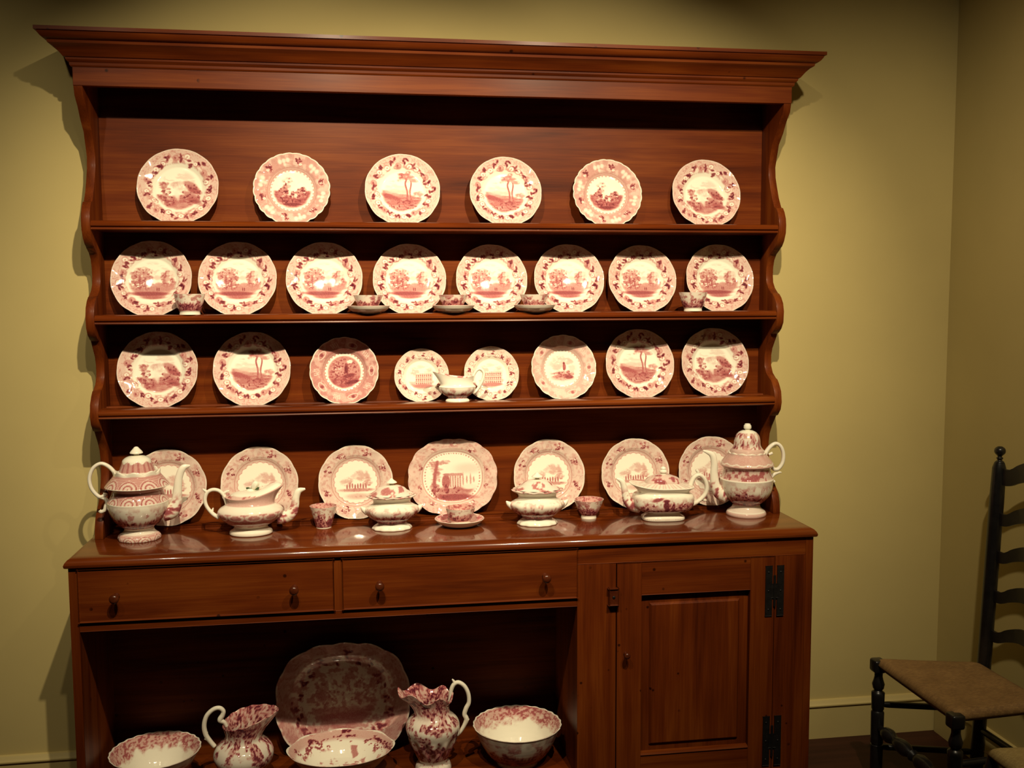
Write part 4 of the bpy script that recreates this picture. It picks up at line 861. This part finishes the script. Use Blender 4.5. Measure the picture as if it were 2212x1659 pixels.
# ------------------------------------------------------------------ chairs
def turned(p0, p1, prof, seg=20):
    p0, p1 = Vector(p0), Vector(p1); d = p1 - p0; L = d.length
    me = lathe_mesh('turned', [(0, 0)] + [(r, t * L) for t, r in prof] + [(0, L)], seg=seg, smooth_prof=0, step=.02)
    me.transform(Matrix.Translation(p0) @ d.to_track_quat('Z', 'Y').to_matrix().to_4x4()); return me
def seat_mesh(A, B, C, D, z, th=.020, n=26, sag=.010):
    A, B, C, D = [np.array(q, float) for q in (A, B, C, D)]; s = np.linspace(0, 1, n); V = []; F = []
    def edge(q): return np.clip(min(q, 1 - q) / .09, 0, 1)
    for side in (1, -1):
        for i in s:
            for j in s:
                e = edge(i) * 1.0; g = edge(j); k = math.sqrt(max(0, 1 - (1 - e) ** 2)) * math.sqrt(max(0, 1 - (1 - g) ** 2))
                p = (A * (1 - i) + B * i) * (1 - j) + (D * (1 - i) + C * i) * j
                V.append((p[0], p[1], z + side * th * k - sag * 16 * i * (1 - i) * j * (1 - j)))
    m = n * n
    for o in (0, m):
        for i in range(n - 1):
            for j in range(n - 1):
                q = (o + i * n + j, o + (i + 1) * n + j, o + (i + 1) * n + j + 1, o + i * n + j + 1); F.append(q if o else q[::-1])
    me = mesh_from('seat', V, F)
    bm = bmesh.new(); bm.from_mesh(me); bmesh.ops.remove_doubles(bm, verts=bm.verts, dist=2e-4); bmesh.ops.recalc_face_normals(bm, faces=bm.faces); bm.to_mesh(me); bm.free()
    return me
CH = (1.475, -.553, 0)
chair = thing('ladder_back_chair', 'black ladder-back chair with five wavy slats and brown woven rush seat', 'chair', CH)
def cpart(root, name, me, mat, base, parent=None):
    me.transform(Matrix.Translation(-Vector(base))); return link(name, me, mat, parent or root)
zs = .398
FA, FB, RC, RD_ = (1.328, -.345), (1.328, -.762), (1.628, -.432), (1.636, -.735)
cpart(chair, 'seat', seat_mesh((FA[0] - .014, FA[1] + .012), (RC[0] - .005, RC[1] + .012), (RD_[0] - .005, RD_[1] - .012), (FB[0] - .014, FB[1] - .012), zs), 'rush', CH)
LEG = [(0.0, .015), (.02, .0185), (.30, .0195), (.33, .0195), (.335, .0165), (.345, .0195), (.60, .0205), (.615, .0165), (.63, .0195), (.74, .0205), (.765, .0205), (.775, .0150), (.785, .0120), (.80, .0170), (.835, .0195), (.87, .0150), (.90, .0125), (.925, .0130)]
for q in (FA, FB):
    lg = cpart(chair, 'front_leg', turned((q[0], q[1], 0), (q[0], q[1], zs - .004), LEG), 'black', CH)
    bm_ = box_mesh('leg_top', q[0] - .023, q[0] + .017, q[1] - .021, q[1] + .021, zs - .030, zs + .012, .008, 3)
    cpart(chair, 'leg_top', autosmooth(bm_, 40), 'black', CH, lg)
zt = 1.045
for k, q in enumerate((RC, RD_)):
    top = (q[0] + .026, q[1] - (.006 if k == 0 else -.006), zt)
    pst = cpart(chair, 'back_post', turned((q[0] - .012, q[1], 0), top, [(0, .017), (.02, .0205), (.9, .0215), (.985, .0200), (1.0, .0150)]), 'black', CH)
    me = lathe_mesh('finial', [(0, -.004), (.012, -.002), (.013, .003), (.007, .008), (.0095, .013), (.0095, .016), (.006, .019), (.008, .022), (.0145, .029), (.0165, .036), (.0145, .044), (.007, .050), (0, .051)], seg=20, step=.01); me.transform(Matrix.Translation(top))
    cpart(chair, 'finial', me, 'black', CH, pst)
def slat(z0, h, name='slat'):
    n = 25; V = []; F = []
    for i in range(n):
        s = i / (n - 1); y = RC[1] - .004 + (RD_[1] + .004 - RC[1] + .004) * s; c = math.sin(math.pi * s)
        q = min(s, 1 - s); t_ = max(0, min(1, (q - .10) / .40)); wv = .030 * t_ * t_ * (3 - 2 * t_) - .007 * math.sin(math.pi * min(q, .26) / .26)
        x = RC[0] - .012 + .038 * z0 / zt + .016 * c
        zt_, zb_ = z0 + h / 2 + wv * 1.15, z0 - h / 2 + wv * .85
        for dx in (-.0045, .0045): V += [(x + dx, y, zb_), (x + dx, y, zt_)]
    for i in range(n - 1):
        b = 4 * i; F += [(b, b + 4, b + 5, b + 1), (b + 2, b + 3, b + 7, b + 6), (b + 1, b + 5, b + 7, b + 3), (b, b + 2, b + 6, b + 4)]
    F += [(0, 1, 3, 2), (4 * n - 4, 4 * n - 2, 4 * n - 1, 4 * n - 3)]
    return autosmooth(mesh_from(name, V, F, smooth=False), 40)
for z0, h in ((1.010, .052), (.879, .039), (.762, .036), (.638, .037), (.513, .035)):
    cpart(chair, 'slat', slat(z0, h), 'black', CH)
FST = [(0, .009), (.06, .010), (.10, .013), (.13, .020), (.18, .0225), (.22, .018), (.25, .011), (.28, .0155), (.33, .021), (.40, .0225), (.45, .015), (.47, .010), (.5, .018), (.53, .010), (.55, .015), (.60, .0225), (.67, .021), (.72, .0155), (.75, .011), (.78, .018), (.82, .0225), (.87, .020), (.90, .013), (.94, .010), (1, .009)]
cpart(chair, 'front_stretcher', turned((FA[0], FA[1], .190), (FB[0], FB[1], .190), FST), 'black', CH)
PLN = [(0, .007), (.1, .010), (.9, .010), (1, .007)]
for f, b in ((FA, RC), (FB, RD_)):
    for zz in (.262, .122): cpart(chair, 'side_stretcher', turned((f[0], f[1], zz), (b[0] - .008, b[1], zz), PLN), 'black', CH)
cpart(chair, 'rear_stretcher', turned((RC[0] - .006, RC[1], .20), (RD_[0] - .006, RD_[1], .20), PLN), 'black', CH)
# second woven seat, cut by the frame
ST = (1.50, -1.17, 0)
stool = thing('rush_seat_stool', 'pale woven rush seat in front of the ladder-back chair', 'stool', ST)
SA, SB, SC_, SD = (1.300, -.965), (1.640, -1.00), (1.640, -1.34), (1.300, -1.385)
zs2 = .392
cpart(stool, 'seat', seat_mesh((SA[0] - .016, SA[1] + .016), (SB[0] + .01, SB[1] + .014), (SC_[0] + .01, SC_[1] - .014), (SD[0] - .016, SD[1] - .016), zs2), 'rush2', ST)
for q in (SA, SB, SC_, SD):
    cpart(stool, 'leg', turned((q[0], q[1], 0), (q[0], q[1], zs2 - .003), [(0, .014), (.03, .018), (.9, .019), (1, .012)]), 'black', ST)
for a, b in ((SA, SB), (SD, SC_), (SA, SD), (SB, SC_)):
    cpart(stool, 'stretcher', turned((a[0], a[1], .10), (b[0], b[1], .10), PLN), 'black', ST)
